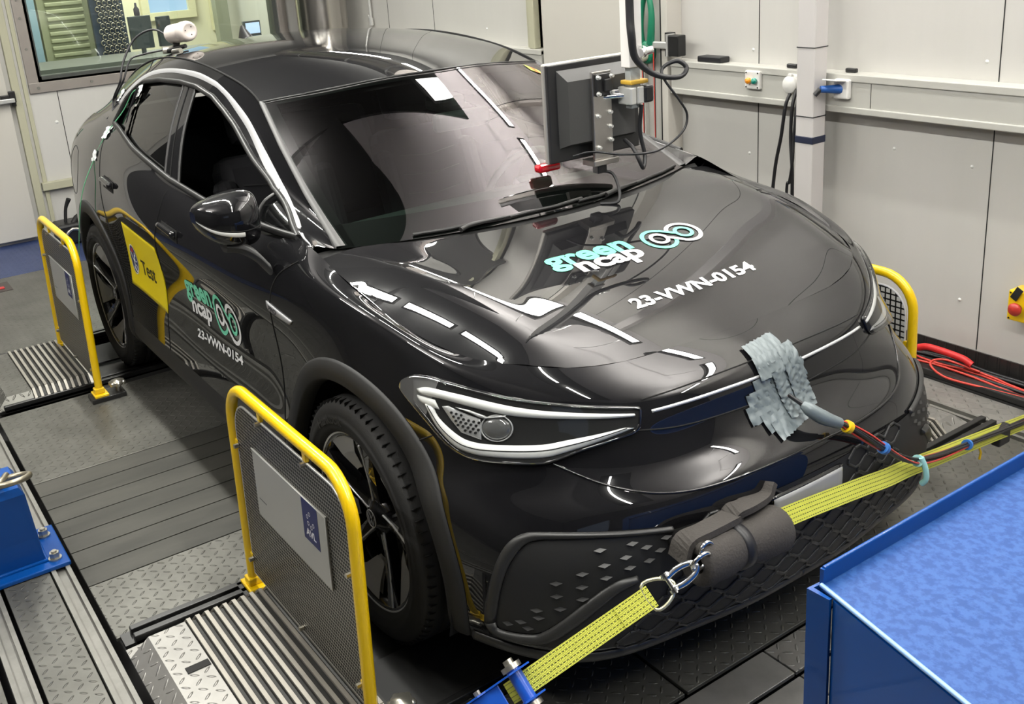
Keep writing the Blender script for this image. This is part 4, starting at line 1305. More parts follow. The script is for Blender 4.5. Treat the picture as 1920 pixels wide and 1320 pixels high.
# yellow test placard
m = MB(); m.grid(ruled('xz', [(-2.180, .868), (-1.715, .842)], [(-2.198, .576), (-1.710, .557)], 30, 18, -1, B_BAND, .002, 0, .001))
pl = m.build('test_placard', mat('yellow_vinyl', (0.76, 0.60, 0.006), .4), CAR); pl['label'] = 'yellow square placard with the word Test'
tm = text_mesh('Test', .188, .062, .01)
decal('placard_text', [shift(text_mesh('T', .058, .066, .012), 0, 0), shift(text_mesh('est', .125, .060, .012), .062, -.001)], (-2.020, .660), (1, -.02), (0, 1), 'xz', mat('black_print', (.01, .01, .015), .5), pl, -1, B_BAND, .0035)
el = [(arc(-2.109, .708, .046, 0, 360, 33, .070)[:-1])]
decal('placard_emblem_rim', [(np.array(el[0]), [tuple(range(32))])], (0, 0), (1, 0), (0, 1), 'xz', mat('cream_print', (.75, .72, .6), .4), pl, -1, B_BAND, .0035)
decal('placard_emblem', [(np.array(arc(-2.109, .708, .041, 0, 360, 33, .064)[:-1]), [tuple(range(32))])], (0, 0), (1, 0), (0, 1), 'xz', mat('navy_print', (.02, .035, .12), .4), pl, -1, B_BAND, .004)
ems = [stroke([(-2.132, .742), (-2.118, .712), (-2.109, .700)], .007), stroke([(-2.086, .742), (-2.100, .712), (-2.109, .700), (-2.109, .655)], .007), stroke(arc(-2.089, .715, .012, 40, 320, 12, .016), .005), stroke(arc(-2.094, .668, .011, 0, 360, 14, .015)[:-1], .006, True), stroke([(-2.128, .69), (-2.120, .66)], .006)]
decal('placard_emblem_lines', ems, (0, 0), (1, 0), (0, 1), 'xz', WHV, pl, -1, B_BAND, .0045)
decal('placard_emblem_red', [(np.array([(-2.128, .742), (-2.092, .742), (-2.102, .762), (-2.116, .762)]), [(0, 1, 2, 3)])], (0, 0), (1, 0), (0, 1), 'xz', mat('red_print', (.5, .03, .05), .4), pl, -1, B_BAND, .0046)
decal('badge_text', [text_mesh('PRO', .055, .016, .02)], (-.500, .894), (1, -.08), (0, 1), 'xz', mat('black_print'), CAR, -1, B_BAND, .0075)

# wipers and cowl
m = MB(); m.grid([lay('xy', [(x - .005, s_ * y) for x, y in CUT[::-1]] , bvh=B_ALL, off=0) for s_ in (1,)] + [[(wb[i][0] + .02 - .0, wb[i][1], wb[i][2] - .03) for i in range(4, -1, -1)][:7]] if False else [[(0, 0, 0), (0, .001, 0)], [(0.001, 0, 0), (.001, .001, 0)]])
cw = []
for t in np.linspace(-1, 1, 60):
    y = .79 * t; xr = float(np.interp(abs(y), [c[1] for c in CUT], [c[0] for c in CUT]))
    xw = float(np.interp(abs(y), wb[:, 1], wb[:, 0])); zw = float(np.interp(abs(y), wb[:, 1], wb[:, 2]))
    cw.append([(xr + .02, y, Z0(xr + .02, min(abs(y), .8)) - .010), (xr - .01, y, Z0(xr, min(abs(y), .8)) - .022), (xw - .015, y, zw - .004)])
MB().grid(np.array(cw)).build('cowl_panel', PLAST, CAR)
for (y0, y1, xx) in ((-.50, .12, -.205), (.10, .66, -.215)):
    m = MB()
    pts = [(float(np.interp(abs(y), wb[:, 1], wb[:, 0])) - .010 - .010 * (y - y0), y) for y in np.linspace(y0, y1, 24)]
    m.tube(lay('xy', pts, bvh=B_WIND, off=.006), .0055, 6)
    m.tube(lay('xy', pts, bvh=B_WIND, off=.004), .003, 4)
    a = lay('xy', [pts[7]], bvh=B_WIND, off=.016)[0]
    m.tube([tuple(a + [.012, -.05, -.012]), tuple(a + [.004, 0, -.006]), tuple(lay('xy', [pts[12]], bvh=B_WIND, off=.010)[0])], [.009, .008, .004], 8, smooth_path=5)
    m.build('wiper', PL2, CAR)
# shark fin antenna
m = MB(); secs = []
for t in np.linspace(0, 1, 12):
    h = .062 * (1 - t) ** .8
    secs.append((t, h))
P = []
for hgt in np.linspace(0, 1, 9):
    x0 = -2.86 + .035 * hgt; x1 = -2.62 - .175 * hgt ** .6
    w = .034 * (1 - hgt) ** .7 + .003
    P.append([((x0 + x1) / 2 + (x1 - x0) / 2 * math.cos(t), w * math.sin(t) * (1 - .35 * (math.cos(t) + 1) / 2), .084 * hgt) for t in np.linspace(0, 2 * PI, 25)])
P = np.array(P); P[:, :, 2] += 1.528 + (P[:, :, 0] + 2.76) * -.14 * -1 * .9
m.grid(P); m.add(P[-1][:-1], [tuple(range(24))])
m.build('roof_antenna', mat('antenna_black', (.006, .006, .006), .45), CAR)

# ------------------------------------------------------------------ cabin
CL = mat('seat_fabric', (.035, .035, .04), .8); CD = mat('dash_plastic', (.075, .095, .085), .6)
cab = empty('cabin', (0, 0, 0)); cab.parent = CAR
m = MB(); m.box((-3.0, -.80, .30), (-.30, .80, .36)); m.box((-3.0, -.74, .34), (-2.90, .74, 1.20)); m.box((-.35, -.76, .34), (-.28, .76, 1.03))
m.build('cabin_floor', DARK, cab)
m = MB()
dp = []
for y in np.linspace(-.76, .76, 13):
    b = .012 * (1 - (y / .76) ** 2)
    dp.append([(-.27, y, 1.050), (-.42, y, 1.062 + b), (-.60, y, 1.060 + b), (-.74, y, 1.035 + b), (-.80, y, .98), (-.78, y, .80), (-.68, y, .62)])
m.grid(dp); m.build('dashboard', CD, cab)
m = MB(); m.grid([[(-.36, y, 1.077) for y in (-.25, 0, .25)], [(-.56, y, 1.086) for y in (-.25, 0, .25)]]); m.build('dash_speaker_grille', mat('dash_grille_grey', (.10, .11, .105), .6), cab)
for y in (-.37, .37):
    st = empty('front_seat', (-1.35, y, .36)); st.parent = cab
    m = MB(); m.box((-.25, -.25, .05), (.28, .25, .22), None, .07); m.build('seat_cushion', CL, st)
    R = Matrix.Translation((-.22, 0, .20)) @ Matrix.Rotation(-.36, 4, 'Y')
    m = MB(); m.box((-.07, -.24, -.02), (.07, .24, .62), R, .065); m.box((-.0, -.27, .02), (.10, -.17, .52), R, .04); m.box((-.0, .17, .02), (.10, .27, .52), R, .04); m.build('seat_back', CL, st)
    m = MB(); m.box((-.05, -.13, .66), (.05, .13, .86), R, .045); m.build('headrest', CL, st)
    m = MB()
    for k in range(5): m.tube([tuple(R @ Vector((.078, -.15, .12 + k * .09))), tuple(R @ Vector((.082, 0, .10 + k * .09))), tuple(R @ Vector((.078, .15, .12 + k * .09)))], .0018, 4)
    m.build('seat_stitching', mat('stitch_grey', (.10, .10, .10), .7), st)
m = MB(); m.box((-2.55, -.62, .40), (-2.05, .62, .60), None, .06); m.build('rear_bench', CL, cab)
m = MB(); m.box((-.09, -.62, 0), (.07, .62, .62), Matrix.Translation((-2.55, 0, .56)) @ Matrix.Rotation(-.42, 4, 'Y'), .06); m.build('rear_backrest', CL, cab)
m = MB(); R = Matrix.Translation((-.90, .37, .98)) @ Matrix.Rotation(-1.15, 4, 'Y')
m.tube([tuple(R @ Vector((.18 * math.cos(t), .18 * math.sin(t), 0))) for t in np.linspace(0, 2 * PI, 33)[:-1]], .014, 8, closed=True)
m.box((-.05, -.05, -.02), (.05, .05, .03), R, .02); m.box((-.02, -.17, -.01), (.02, .17, .01), R)
m.build('steering_wheel', CD, cab)
m = MB(); hl_ = []
for i in (0, 20, 40, 60, 80, 100, 120, 139): hl_.append(ROOF[i, 4:-4:6] - [0, 0, .035])
m.grid(hl_); m.build('headliner', mat('headliner_cloth', (.03, .03, .03), .9), cab)
# rear view mirror / camera pod behind the glass, paper notice on it
m = MB(); q = cast('xy', -.80, -.02, -1, B_WIND, -.05); m.box((q[0] - .05, q[1] - .06, q[2] - .05), (q[0] + .06, q[1] + .06, q[2] + .01), None, .02)
q = (-.74, .0, 1.33); m.box((q[0] - .02, q[1] - .12, q[2] - .035), (q[0] + .015, q[1] + .12, q[2] + .035), None, .02)
m.build('rear_view_mirror', CD, cab)
# black printed border round the windshield
m = MB()
W_ = WIND; k = 5
inner = W_ - vnormals(W_) * .0015 * (1 if vnormals(W_)[30, 40][2] > 0 else -1)
m.grid(inner[:k + 4]); m.grid(inner[:, :4]); m.grid(inner[:, -4:]); m.grid(inner[-3:])
m.grid(inner[-12:-2, 32:48])
m.build('windshield_border', mat('ceramic_black', (.008, .008, .008), .35), CAR)
# silver lining so nothing shows below the glass edge

# raised maker's name on the near tyres
for w in [o for o in COL.objects if o.name.startswith('wheel') and o.parent == CAR and o.location.y < 0]:
    V, F = text_mesh('Hankook', .185, .030, .02)
    m = MB(); m.add([((.300 + v) * math.cos(2.25 - u / .315), -.1237, (.300 + v) * math.sin(2.25 - u / .315)) for u, v in V], F)
    m.build('tyre_lettering', mat('raised_rubber', (.035, .035, .035), .5), w)

# ================================================================== LOOSE THINGS
YEL = mat('yellow_enamel', (0.80, 0.52, 0.004), 0.28, coat=.4)
BLUE = mat('blue_enamel', (0.001, 0.058, 0.27), 0.32, coat=.15, spec=.3)
STEEL = mat('brushed_steel', (0.55, 0.53, 0.50), 0.30, metal=.95, noise=(9, .3, (.42, .40, .38)))
ZINC = mat('zinc_bright', (.72, .72, .70), .3, metal=.6)
BOLT = mat('bolt_steel', (.50, .48, .42), .3, metal=.9)
CABLE = mat('cable_black', (0.012, 0.012, 0.014), 0.45)
SIGN = mat('sign_grey', (0.34, 0.34, 0.315), 0.4)
NAVY = mat('sign_navy', (0.012, 0.018, 0.10), 0.4)
SIGNW = mat('sign_white', (.75, .75, .78), .5)


def cells_mat(name, s, light, dark, w, rough=.35, metal=.8, offset=True, bump=.8):
    m = mat(name, light, rough, metal)
    nt = m.node_tree; b = nt.nodes['Principled BSDF']; L_ = nt.links.new
    tc = nt.nodes.new('ShaderNodeTexCoord'); sx = nt.nodes.new('ShaderNodeSeparateXYZ'); L_(tc.outputs['Object'], sx.inputs[0])

    def mth(op, a, b_=None):
        n = nt.nodes.new('ShaderNodeMath'); n.operation = op
        for i, v in enumerate((a, b_)):
            if v is None: continue
            if isinstance(v, (int, float)): n.inputs[i].default_value = v
            else: L_(v, n.inputs[i])
        return n.outputs[0]
    pz = mth('DIVIDE', sx.outputs[2], s); rz = mth('FLOOR', pz)
    px = mth('DIVIDE', sx.outputs[0], s)
    if offset: px = mth('ADD', px, mth('MULTIPLY', mth('MODULO', mth('ABSOLUTE', rz), 2.0), .5))
    gx = mth('ABSOLUTE', mth('SUBTRACT', mth('FRACT', px), .5)); gz = mth('ABSOLUTE', mth('SUBTRACT', mth('FRACT', pz), .5))
    d = mth('MAXIMUM', gx, gz) if not offset else mth('ADD', mth('MULTIPLY', gx, .85), gz)
    k = mth('LESS_THAN', d, w)
    mx = nt.nodes.new('ShaderNodeMixRGB'); L_(k, mx.inputs[0]); mx.inputs[1].default_value = (*dark, 1); mx.inputs[2].default_value = (*light, 1)
    L_(mx.outputs[0], b.inputs['Base Color'])
    bp = nt.nodes.new('ShaderNodeBump'); bp.inputs['Strength'].default_value = bump; bp.inputs['Distance'].default_value = .002
    L_(mth('SUBTRACT', .6, d), bp.inputs['Height']); L_(bp.outputs[0], b.inputs['Normal'])
    return m


MESHA = cells_mat('embossed_steel', .0115, (.42, .41, .37), (.03, .03, .028), .40)
MESHB = cells_mat('mesh_painted_backlight', .022, (.62, .61, .57), (.008, .008, .008), .36, .5, .0, False, 0)  # pale squares stand in for the bright wall behind the holes


def rrect(w, h, r, n=8):
    """open frame outline from bottom left up, over and down"""
    P = [(0, 0)]
    for k in range(n + 1):
        a = PI - (PI / 2) * k / n; P.append((r + r * math.cos(a), h - r + r * math.sin(a)))
    for k in range(n + 1):
        a = PI / 2 - (PI / 2) * k / n; P.append((w - r + r * math.cos(a), h - r + r * math.sin(a)))
    P.append((w, 0)); return P


def guard(x0, x1, y, H, sg, label, meshm, sign=True, lean=.022):
    g = empty('wheel_guard', (x0, y, 0), label, 'barrier', 'yellow wheel guards')
    W = x1 - x0
    T = lambda x, z, o=0: (x, -sg * lean * z / H + o, z)
    out = rrect(W, H, .125)
    m = MB(); m.tube([T(a, b + .035 if b == 0 else b) for a, b in out], .0175, 14)
    m.build('frame_tube', YEL, g)
    inn = rrect(W - .058, H - .050, .095)
    poly = [(a + .029, b + (.085 if b == 0 else 0) + (.0)) for a, b in inn]
    m = MB(); n = len(poly)
    v = [T(a, b, -.003) for a, b in poly] + [T(a, b, .003) for a, b in poly]
    m.add(v, [tuple(range(n)), tuple(range(n, 2 * n))[::-1]] + [(i, n + i, n + (i + 1) % n, (i + 1) % n) for i in range(n)])
    m.build('mesh_panel', meshm, g)
    m = MB(); m.tube([T(a, b) for a, b in poly], .0042, 6, closed=True); m.build('panel_edge', ZINC if meshm is MESHA else SIGNW, g)
    for a, b in ((.30 * W, H - .03), (.68 * W, H - .03), (.022, H - .2), (W - .022, H * .64), (.022, .14), (W - .03, .14)):
        q = Vector(T(a, b)); MB().box(q + Vector((-.011, -.006, -.016)), q + Vector((.011, .006, .016)), None, .003).build('clip', YEL, g)
    for a, b in ((.30 * W, H - .052), (.68 * W, H - .052), (.036, H - .2), (W - .036, H * .64), (.036, .14), (W * .5, .10), (W - .04, .14)):
        q = Vector(T(a, b)); MB().cyl(q + Vector((0, sg * .004, 0)), q + Vector((0, sg * .018, 0)), .0075, n=8, smooth=False).build('clip_bolt', BOLT, g)
    if sign:
        sx0, sx1, sz0, sz1 = W * .20, W * .81, .36, .575
        m = MB(); a, b = T(sx0, sz0, sg * .006), T(sx1, sz1, sg * .006)
        v = [T(sx0, sz0, sg * .008), T(sx1, sz0, sg * .008), T(sx1, sz1, sg * .008), T(sx0, sz1, sg * .008)]
        v += [(p[0], p[1] - sg * .006, p[2]) for p in v]
        m.add(v, [(0, 1, 2, 3), (7, 6, 5, 4), (0, 4, 5, 1), (1, 5, 6, 2), (2, 6, 7, 3), (3, 7, 4, 0)])
        s = m.build('sign_plate', SIGN, g)
        q0, q1 = sx0 + (sx1 - sx0) * .70, sx0 + (sx1 - sx0) * .90
        zt = sz1 - .002; zb = sz1 - .125
        m = MB(); m.add([T(q0, zb, sg * .0088), T(q1, zb, sg * .0088), T(q1, zt, sg * .0088), T(q0, zt, sg * .0088)], [(0, 1, 2, 3)]); m.build('logo_field', NAVY, s)
        V, F = text_mesh('AVL', (q1 - q0) * .62, .022, .03)
        m = MB(); m.add([T(q0 + (q1 - q0) * .18 + u, zb + .018 + v_, sg * .0095) for u, v_ in V], F)
        cx, cz = (q0 + q1) / 2 + .002, zb + .070
        for k in range(5):
            a = math.radians(100 + 60 * k); rr = .019
            Vs, Fs = stroke([(cx + rr * math.cos(a) + .0055 * math.cos(t), cz + rr * math.sin(a) + .0055 * math.sin(t)) for t in np.linspace(0, 2 * PI, 9)[:-1]], .0022, True)
            m.add([T(u, v_, sg * .0095) for u, v_ in Vs], Fs)
        m.build('logo', SIGNW, s)
        m = MB(); m.add([T(sx0 + .02, sz0 + .060, sg * .0088), T(sx0 + .075, sz0 + .060, sg * .0088), T(sx0 + .075, sz0 + .064, sg * .0088), T(sx0 + .02, sz0 + .064, sg * .0088)], [(0, 1, 2, 3)]); m.build('small_print', mat('small_print_grey', (.08, .08, .08), .5), s)
        m = MB(); m.tube([T(sx0 - .001, sz1 + .001, sg * .0085), T(sx1 + .001, sz1 + .001, sg * .0085), T(sx1 + .001, sz0, sg * .0085)], .0022, 6); m.build('sign_edge', ZINC, s)
    for xx, nm in ((0, 0), (W, 1)):
        m = MB(); m.box((xx - .045, -.030, .022), (xx + .045, .034, .034), None, .003); m.box((xx - .022, -.022, .034), (xx + .022, .022, .060), None, .004); m.build('foot_bracket', YEL, g)
        m = MB(); m.box((xx - .05, -.045, .0), (xx + .05, .11 * -sg if sg > 0 else .11, .022), None, .002); m.build('foot_block', BLK, g)
    m = MB(); q = Vector((W + .005, -sg * .085, .03)); m.lathe([(.030, .022), (.034, .030), (.030, .042), (.001, .046)], Matrix.Translation(q), 18); m.lathe([(.012, -.01), (.012, .022)], Matrix.Translation(q), 12)
    for k in range(6):
        a = k * PI / 3; m.lathe([(.001, .044), (.011, .040), (.013, .032), (.010, .024)], Matrix.Translation(q + Vector((.028 * math.cos(a), .028 * math.sin(a), -.002))), 10)
    m.build('clamp_knob', BOLT, g)
    return g


guard(-.43, .388, -1.115, .735, -1, 'yellow framed guard with grey sign beside the near front wheel', MESHA)
guard(-3.165, -2.385, -1.110, .755, -1, 'yellow framed guard with grey sign beside the rear wheel', MESHA)
guard(-.41, .408, 1.12, .715, 1, 'yellow framed guard with black mesh, its backlit holes painted white, behind the far headlight, by the wall', MESHB, sign=False)

# ---- blue tie-down post with shackle ring on the floor rails, left edge
t = empty('tie_down_post', (-1.13, -1.76, 0), 'blue steel anchor post bolted to the floor rails at the left edge', 'anchor post')
m = MB(); m.box((-.17, -.26, .002), (.135, .205, .018), None, .004); m.build('base_plate', BLUE, t)
m = MB()
v = []
for z, x0, x1, y0, y1 in ((.016, -.12, .075, -.22, .135), (.12, -.11, .085, -.21, .130), (.30, -.10, .110, -.20, .118), (.325, -.09, .10, -.19, .105)):
    v.append([(x0, y0, z), (x1, y0, z), (x1, y1, z), (x0, y1, z), (x0, y0, z)])
m.grid(v, False); m.add(v[-1][:4], [(0, 1, 2, 3)]); m.build('post', BLUE, t)
m = MB(); m.tube([(.082, -.2, .02), (.082, .14, .02), (-.12, .14, .02)], .008, 8); m.build('weld_bead', BLUE, t)
for x, y in ((.085, .165), (-.10, .165), (.085, -.235)):
    m = MB()
    m.cyl((x, y, .018), (x, y, .024), .022, n=20); m.cyl((x, y, .024), (x, y, .044), .017, n=6, smooth=False); m.cyl((x, y, .044), (x, y, .050), .009, n=10)
    m.build('bolt', BOLT, t)
OLD = mat('old_forged_steel', (.33, .30, .23), .35, metal=.8)
m = MB(); m.cyl((-.0, .00, .325), (0, 0, .345), .05, .045, n=24); m.cyl((0, 0, .345), (0, 0, .365), .030, n=6, smooth=False)
m.tube([(.02, .045, .345), (.06, .03, .35), (.075, .06, .352), (.03, .085, .35)], .011, 8, smooth_path=5, closed=False); m.build('swivel_bolt', OLD, t)
m = MB(); m.tube([(.085 + .050 * math.cos(a) - .03 * math.sin(a) * .0, .085 + .062 * math.sin(a), .352 + .012 * math.cos(a)) for a in np.linspace(0, 2 * PI, 25)[:-1]], .0105, 10, closed=True); m.build('shackle_ring', OLD, t)

# ---- blue desk, bottom right
SCR = mat('blue_worktop', (0.004, 0.047, 0.20), 0.5, spec=.35, noise=(60, .07, (0.02, 0.080, 0.27)), bump=(90, .03))
t = empty('desk', (1.5, -.76, 0), 'blue sheet-metal desk with a scratched top and raised rear lip, bottom right corner', 'desk')
A = (0, 0); B = (.012, 1.35); Cc = (.75, 1.32); D = (.70, -.155)
def quad3(p, z): return [(a, b, z) for a, b in p]
m = MB(); m.prism([(0, 0), (.70, -.155), (.75, 1.32), (.012, 1.35)], .888, .90); m.build('worktop', SCR, t)
m = MB(); m.prism([(-.006, 0), (.002, 0), (.014, 1.35), (.006, 1.35)], .86, .928)
m.tube([(-.002, .004, .928), (.010, 1.35, .928)], .004, 6); m.build('rear_lip', BLUE, t)
m = MB(); m.prism([(.012, .02), (.69, -.13), (.74, 1.30), (.02, 1.33)], .02, .889); m.build('body_panel', BLUE, t)
m = MB(); m.prism([(-.014, -.022), (.030, -.020), (.030, -.014), (-.008, -.012), (-.004, .03), (-.010, .03)], .02, .895)
m.build('corner_flange', BLUE, t)
m = MB(); m.tube([(0, -.003, .900), (.70, -.158, .900)], .0042, 8); m.build('front_fold', mat('worn_blue_edge', (.25, .42, .75), .25, metal=.2), t)
m = MB(); m.prism([(.032, -.014), (.69, -.157), (.692, -.15), (.034, -.007)], .02, .893); m.build('side_panel', BLUE, t)

# ---- lashing straps
def strap_mat():
    m = mat('yellow_webbing', (0.62, 0.66, 0.07), .7)
    nt = m.node_tree; b = nt.nodes['Principled BSDF']; L_ = nt.links.new
    uv = nt.nodes.new('ShaderNodeUVMap'); sx = nt.nodes.new('ShaderNodeSeparateXYZ'); L_(uv.outputs[0], sx.inputs[0])

    def mth(op, a, b_=None):
        n = nt.nodes.new('ShaderNodeMath'); n.operation = op
        for i, v in enumerate((a, b_)):
            if v is None: continue
            if isinstance(v, (int, float)): n.inputs[i].default_value = v
            else: L_(v, n.inputs[i])
        return n.outputs[0]
    v5 = mth('FRACT', mth('MULTIPLY', sx.outputs[1], 5.0))
    line = mth('LESS_THAN', mth('ABSOLUTE', mth('SUBTRACT', v5, .5)), .10)
    dash = mth('LESS_THAN', mth('FRACT', mth('MULTIPLY', sx.outputs[0], 110.0)), .62)
    k = mth('MULTIPLY', line, dash)
    mx = nt.nodes.new('ShaderNodeMixRGB'); L_(k, mx.inputs[0]); mx.inputs[1].default_value = (.76, .78, .10, 1); mx.inputs[2].default_value = (.06, .07, .01, 1)
    L_(mx.outputs[0], b.inputs['Base Color'])
    bp = nt.nodes.new('ShaderNodeBump'); bp.inputs['Strength'].default_value = .9; bp.inputs['Distance'].default_value = .0012
    L_(mth('SINE', mth('MULTIPLY', sx.outputs[0], 2 * PI * 330)), bp.inputs['Height']); L_(bp.outputs[0], b.inputs['Normal'])
    return m


WEB = strap_mat()


def ribbon(pts, wdir, width, name, parent, th=.0022, m=WEB, n=60):
    P = resample(catmull(pts, 8), n); w = np.array(wdir, float)
    V = []; F = []; UV = []; L = np.concatenate([[0], np.cumsum(np.linalg.norm(np.diff(P, axis=0), axis=1))])
    for i, p in enumerate(P):
        t = P[min(i + 1, n - 1)] - P[max(i - 1, 0)]; t /= np.linalg.norm(t)
        ww = w - t * (w @ t); ww /= np.linalg.norm(ww); nn = np.cross(t, ww)
        for a, b in ((-1, 1), (1, 1), (1, -1), (-1, -1)):
            V.append(tuple(p + ww * a * width / 2 + nn * b * th / 2)); UV.append((L[i], .5 + a * .5))
    for i in range(n - 1):
        for k in range(4): F.append((i * 4 + k, i * 4 + (k + 1) % 4, (i + 1) * 4 + (k + 1) % 4, (i + 1) * 4 + k))
    F += [(3, 2, 1, 0), tuple(4 * (n - 1) + k for k in range(4))]
    me = bpy.data.meshes.new(name); me.from_pydata(V, [], F)
    ul = me.uv_layers.new(name='UVMap')
    for l in me.loops: ul.data[l.index].uv = UV[l.vertex_index]
    return link(name, me, m, parent)


SA = np.array([.925, -.60, .500]); SB = np.array([.62, -1.58, .035])
t = empty('ratchet_strap', tuple(SB), 'yellow lashing strap with blue ratchet pulling from the bumper shackle to the floor, lower middle', 'ratchet strap', 'lashing straps')
o0 = np.array(SB); d = (SB - SA) / np.linalg.norm(SB - SA)
wd = np.cross(d, [-.62, .52, -.59]); wd /= np.linalg.norm(wd)      # webbing lies face up and outward
if wd[2] > 0: wd = -wd
at_ = lambda s, w=0, h=0: (SA + d * s + wd * w + np.cross(d, wd) * h) - o0
Lt = np.linalg.norm(SB - SA)
NRM = np.cross(d, wd)
hs = 1 if NRM @ (np.array(cam.location) - SA) > 0 else -1
ribbon([at_(0.02), at_(.2), at_(.372)], wd, .052, 'webbing', t)
ribbon([at_(.02, 0, hs * .003), at_(.11, 0, hs * .003)], wd, .052, 'webbing_doubled_end', t)
# ratchet at about one third of the way down
def fr(s, w, h): return Vector(at_(s, w, h * hs))
BLR = mat('ratchet_blue', (0.01, 0.08, 0.45), .3, coat=.3)
for w in (-.034, .034):
    poly = [(.345, .002), (.335, .020), (.350, .045), (.385, .050), (.41, .038), (.45, .030), (.47, .040), (.50, .030), (.60, .012), (.72, .006), (.72, -.004), (.58, -.004), (.46, -.012), (.38, -.014)]
    m = MB(); n = len(poly)
    v = [tuple(fr(a, w - .002, b)) for a, b in poly] + [tuple(fr(a, w + .002, b)) for a, b in poly]
    m.add(v, [tuple(range(n)), tuple(range(n, 2 * n))[::-1]] + [(i, n + i, n + (i + 1) % n, (i + 1) % n) for i in range(n)])
    m.build('ratchet_side_plate', BLR, t)
m = MB(); m.cyl(fr(.375, -.050, .018), fr(.375, .050, .018), .017, n=24); m.build('ratchet_spool', BLR, t)
m = MB(); m.cyl(fr(.375, -.052, .018), fr(.375, -.040, .018), .024, n=28); m.cyl(fr(.375, .040, .018), fr(.375, .052, .018), .024, n=28)
m.cyl(fr(.375, -.064, .018), fr(.375, -.050, .018), .012, n=16); m.cyl(fr(.375, .050, .018), fr(.375, .066, .018), .012, n=16); m.cyl(fr(.47, .034, .012), fr(.47, .046, .012), .008, n=8, smooth=False); m.cyl(fr(.47, -.034, .012), fr(.47, -.046, .012), .008, n=8, smooth=False)
m.build('ratchet_axle', BOLT, t)
m = MB(); m.box((-.0, -.032, -.002), (.07, .032, .004), Matrix((( *[d[0], wd[0], NRM[0] * hs], 0), (*[d[1], wd[1], NRM[1] * hs], 0), (*[d[2], wd[2], NRM[2] * hs], 0), (0, 0, 0, 1))) if False else Matrix.Translation(fr(.42, 0, .02)) @ Matrix(((d[0], wd[0], NRM[0] * hs), (d[1], wd[1], NRM[1] * hs), (d[2], wd[2], NRM[2] * hs))).to_4x4(), .002)
m.box((.10, -.036, -.012), (.26, .036, .004), Matrix.Translation(fr(.44, 0, .012)) @ Matrix(((d[0], wd[0], NRM[0] * hs), (d[1], wd[1], NRM[1] * hs), (d[2], wd[2], NRM[2] * hs))).to_4x4(), .004)
m.build('ratchet_handle', BLR, t)
ribbon([at_(.39, 0, -hs * .01), at_(.405, 0, -hs * .06), at_(.42, 0, -hs * .10)], wd, .050, 'webbing_tail', t, n=16)
ribbon([at_(.60, 0, 0), at_(.8), at_(Lt)], wd, .050, 'lower_webbing', t, n=30)

# tow shackle, foam sleeve, second strap running to the wall side
t2 = empty('tow_shackle', (.92, -.53, .515), 'chrome bow shackle with rings joining the strap to the bumper eye', 'shackle')
CHR = mat('polished_shackle', (.80, .80, .80), .12, metal=1.0)
GAL = mat('yellow_zinc_ring', (.75, .72, .50), .25, metal=.8)
c0 = np.array([.92, -.53, .515])
m = MB()
tri = [at_(.03, -.030) + o0 - c0, at_(.03, .030) + o0 - c0, at_(-.012, .030) + o0 - c0, at_(-.038, .004) + o0 - c0, at_(-.012, -.024) + o0 - c0]
m.tube(tri, .0045, 8, closed=True, smooth_path=4); m.build('triangle_ring', GAL, t2)
m = MB()
a0 = SA - d * .030 - c0
m.cyl(a0 + wd * -.020, a0 + wd * .026, .0065, n=14); m.cyl(a0 - wd * .026, a0 - wd * .016, .012, n=16); m.cyl(a0 + wd * .014, a0 + wd * .022, .013, n=16)
m.build('shackle_pin', CHR, t2)
m = MB()
bow = [a0 + wd * -.014, a0 - d * .030 + wd * -.018, a0 - d * .062 + wd * -.013, a0 - d * .074, a0 - d * .062 + wd * .013, a0 - d * .030 + wd * .018, a0 + wd * .014]
m.tube(bow, .0075, 10, smooth_path=5); m.build('shackle_bow', CHR, t2)
m = MB()
e0 = a0 - d * .088
m.tube([e0 + np.array([.0, .028 * math.cos(a), .024 * math.sin(a)]) + np.array([.008 * math.sin(a), 0, 0]) for a in np.linspace(0, 2 * PI, 25)[:-1]], .0055, 8, closed=True)
m.tube([e0 + np.array([-.012, .030 + .02 * math.cos(a), .012 + .02 * math.sin(a)]) for a in np.linspace(0, 2 * PI, 25)[:-1]], .0055, 8, closed=True); m.build('link_ring', CHR, t2)
m = MB(); m.tube([np.array([.86 - c0[0], -.475 - c0[1], .535 - c0[2]]) + np.array([.02 * math.sin(a) + .035, .030 * math.cos(a), .026 * math.sin(a)]) for a in np.linspace(0, 2 * PI, 25)[:-1]], .005, 8, closed=True)
m.cyl((.75 - c0[0], -.475 - c0[1], .535 - c0[2]), (.865 - c0[0], -.475 - c0[1], .535 - c0[2]), .010, n=12); m.build('towing_eye', BLK, t2)

FOAM = mat('dark_foam', (0.045, 0.040, 0.036), .85, bump=(160, .25))
F0 = np.array([.925, -.485, .520]); F1 = np.array([.925, -.195, .500])
t = empty('foam_sleeve', tuple((F0 + F1) / 2), 'dark grey foam pipe sleeve wrapped round the strap and tied with a black band', 'foam sleeve')
fc = (F0 + F1) / 2; fd = (F1 - F0) / np.linalg.norm(F1 - F0)
Rf = Matrix.Translation(F0 - fc) @ Vector((0, 0, 1)).rotation_difference(Vector(fd)).to_matrix().to_4x4()
Lf = np.linalg.norm(F1 - F0)
m = MB(); m.lathe([(.026, .0), (.050, -.004), (.058, .006), (.059, .08), (.052, .125), (.049, .14), (.052, .155), (.059, .20), (.060, Lf - .01), (.054, Lf), (.028, Lf), (.026, Lf - .03), (.026, .03), (.026, 0)], Rf, 40)
m.build('sleeve_tube', FOAM, t)
m = MB(); m.lathe([(.050, .122), (.0575, .126), (.0575, .150), (.050, .154)], Rf, 40); m.build('tie_band', CABLE, t)
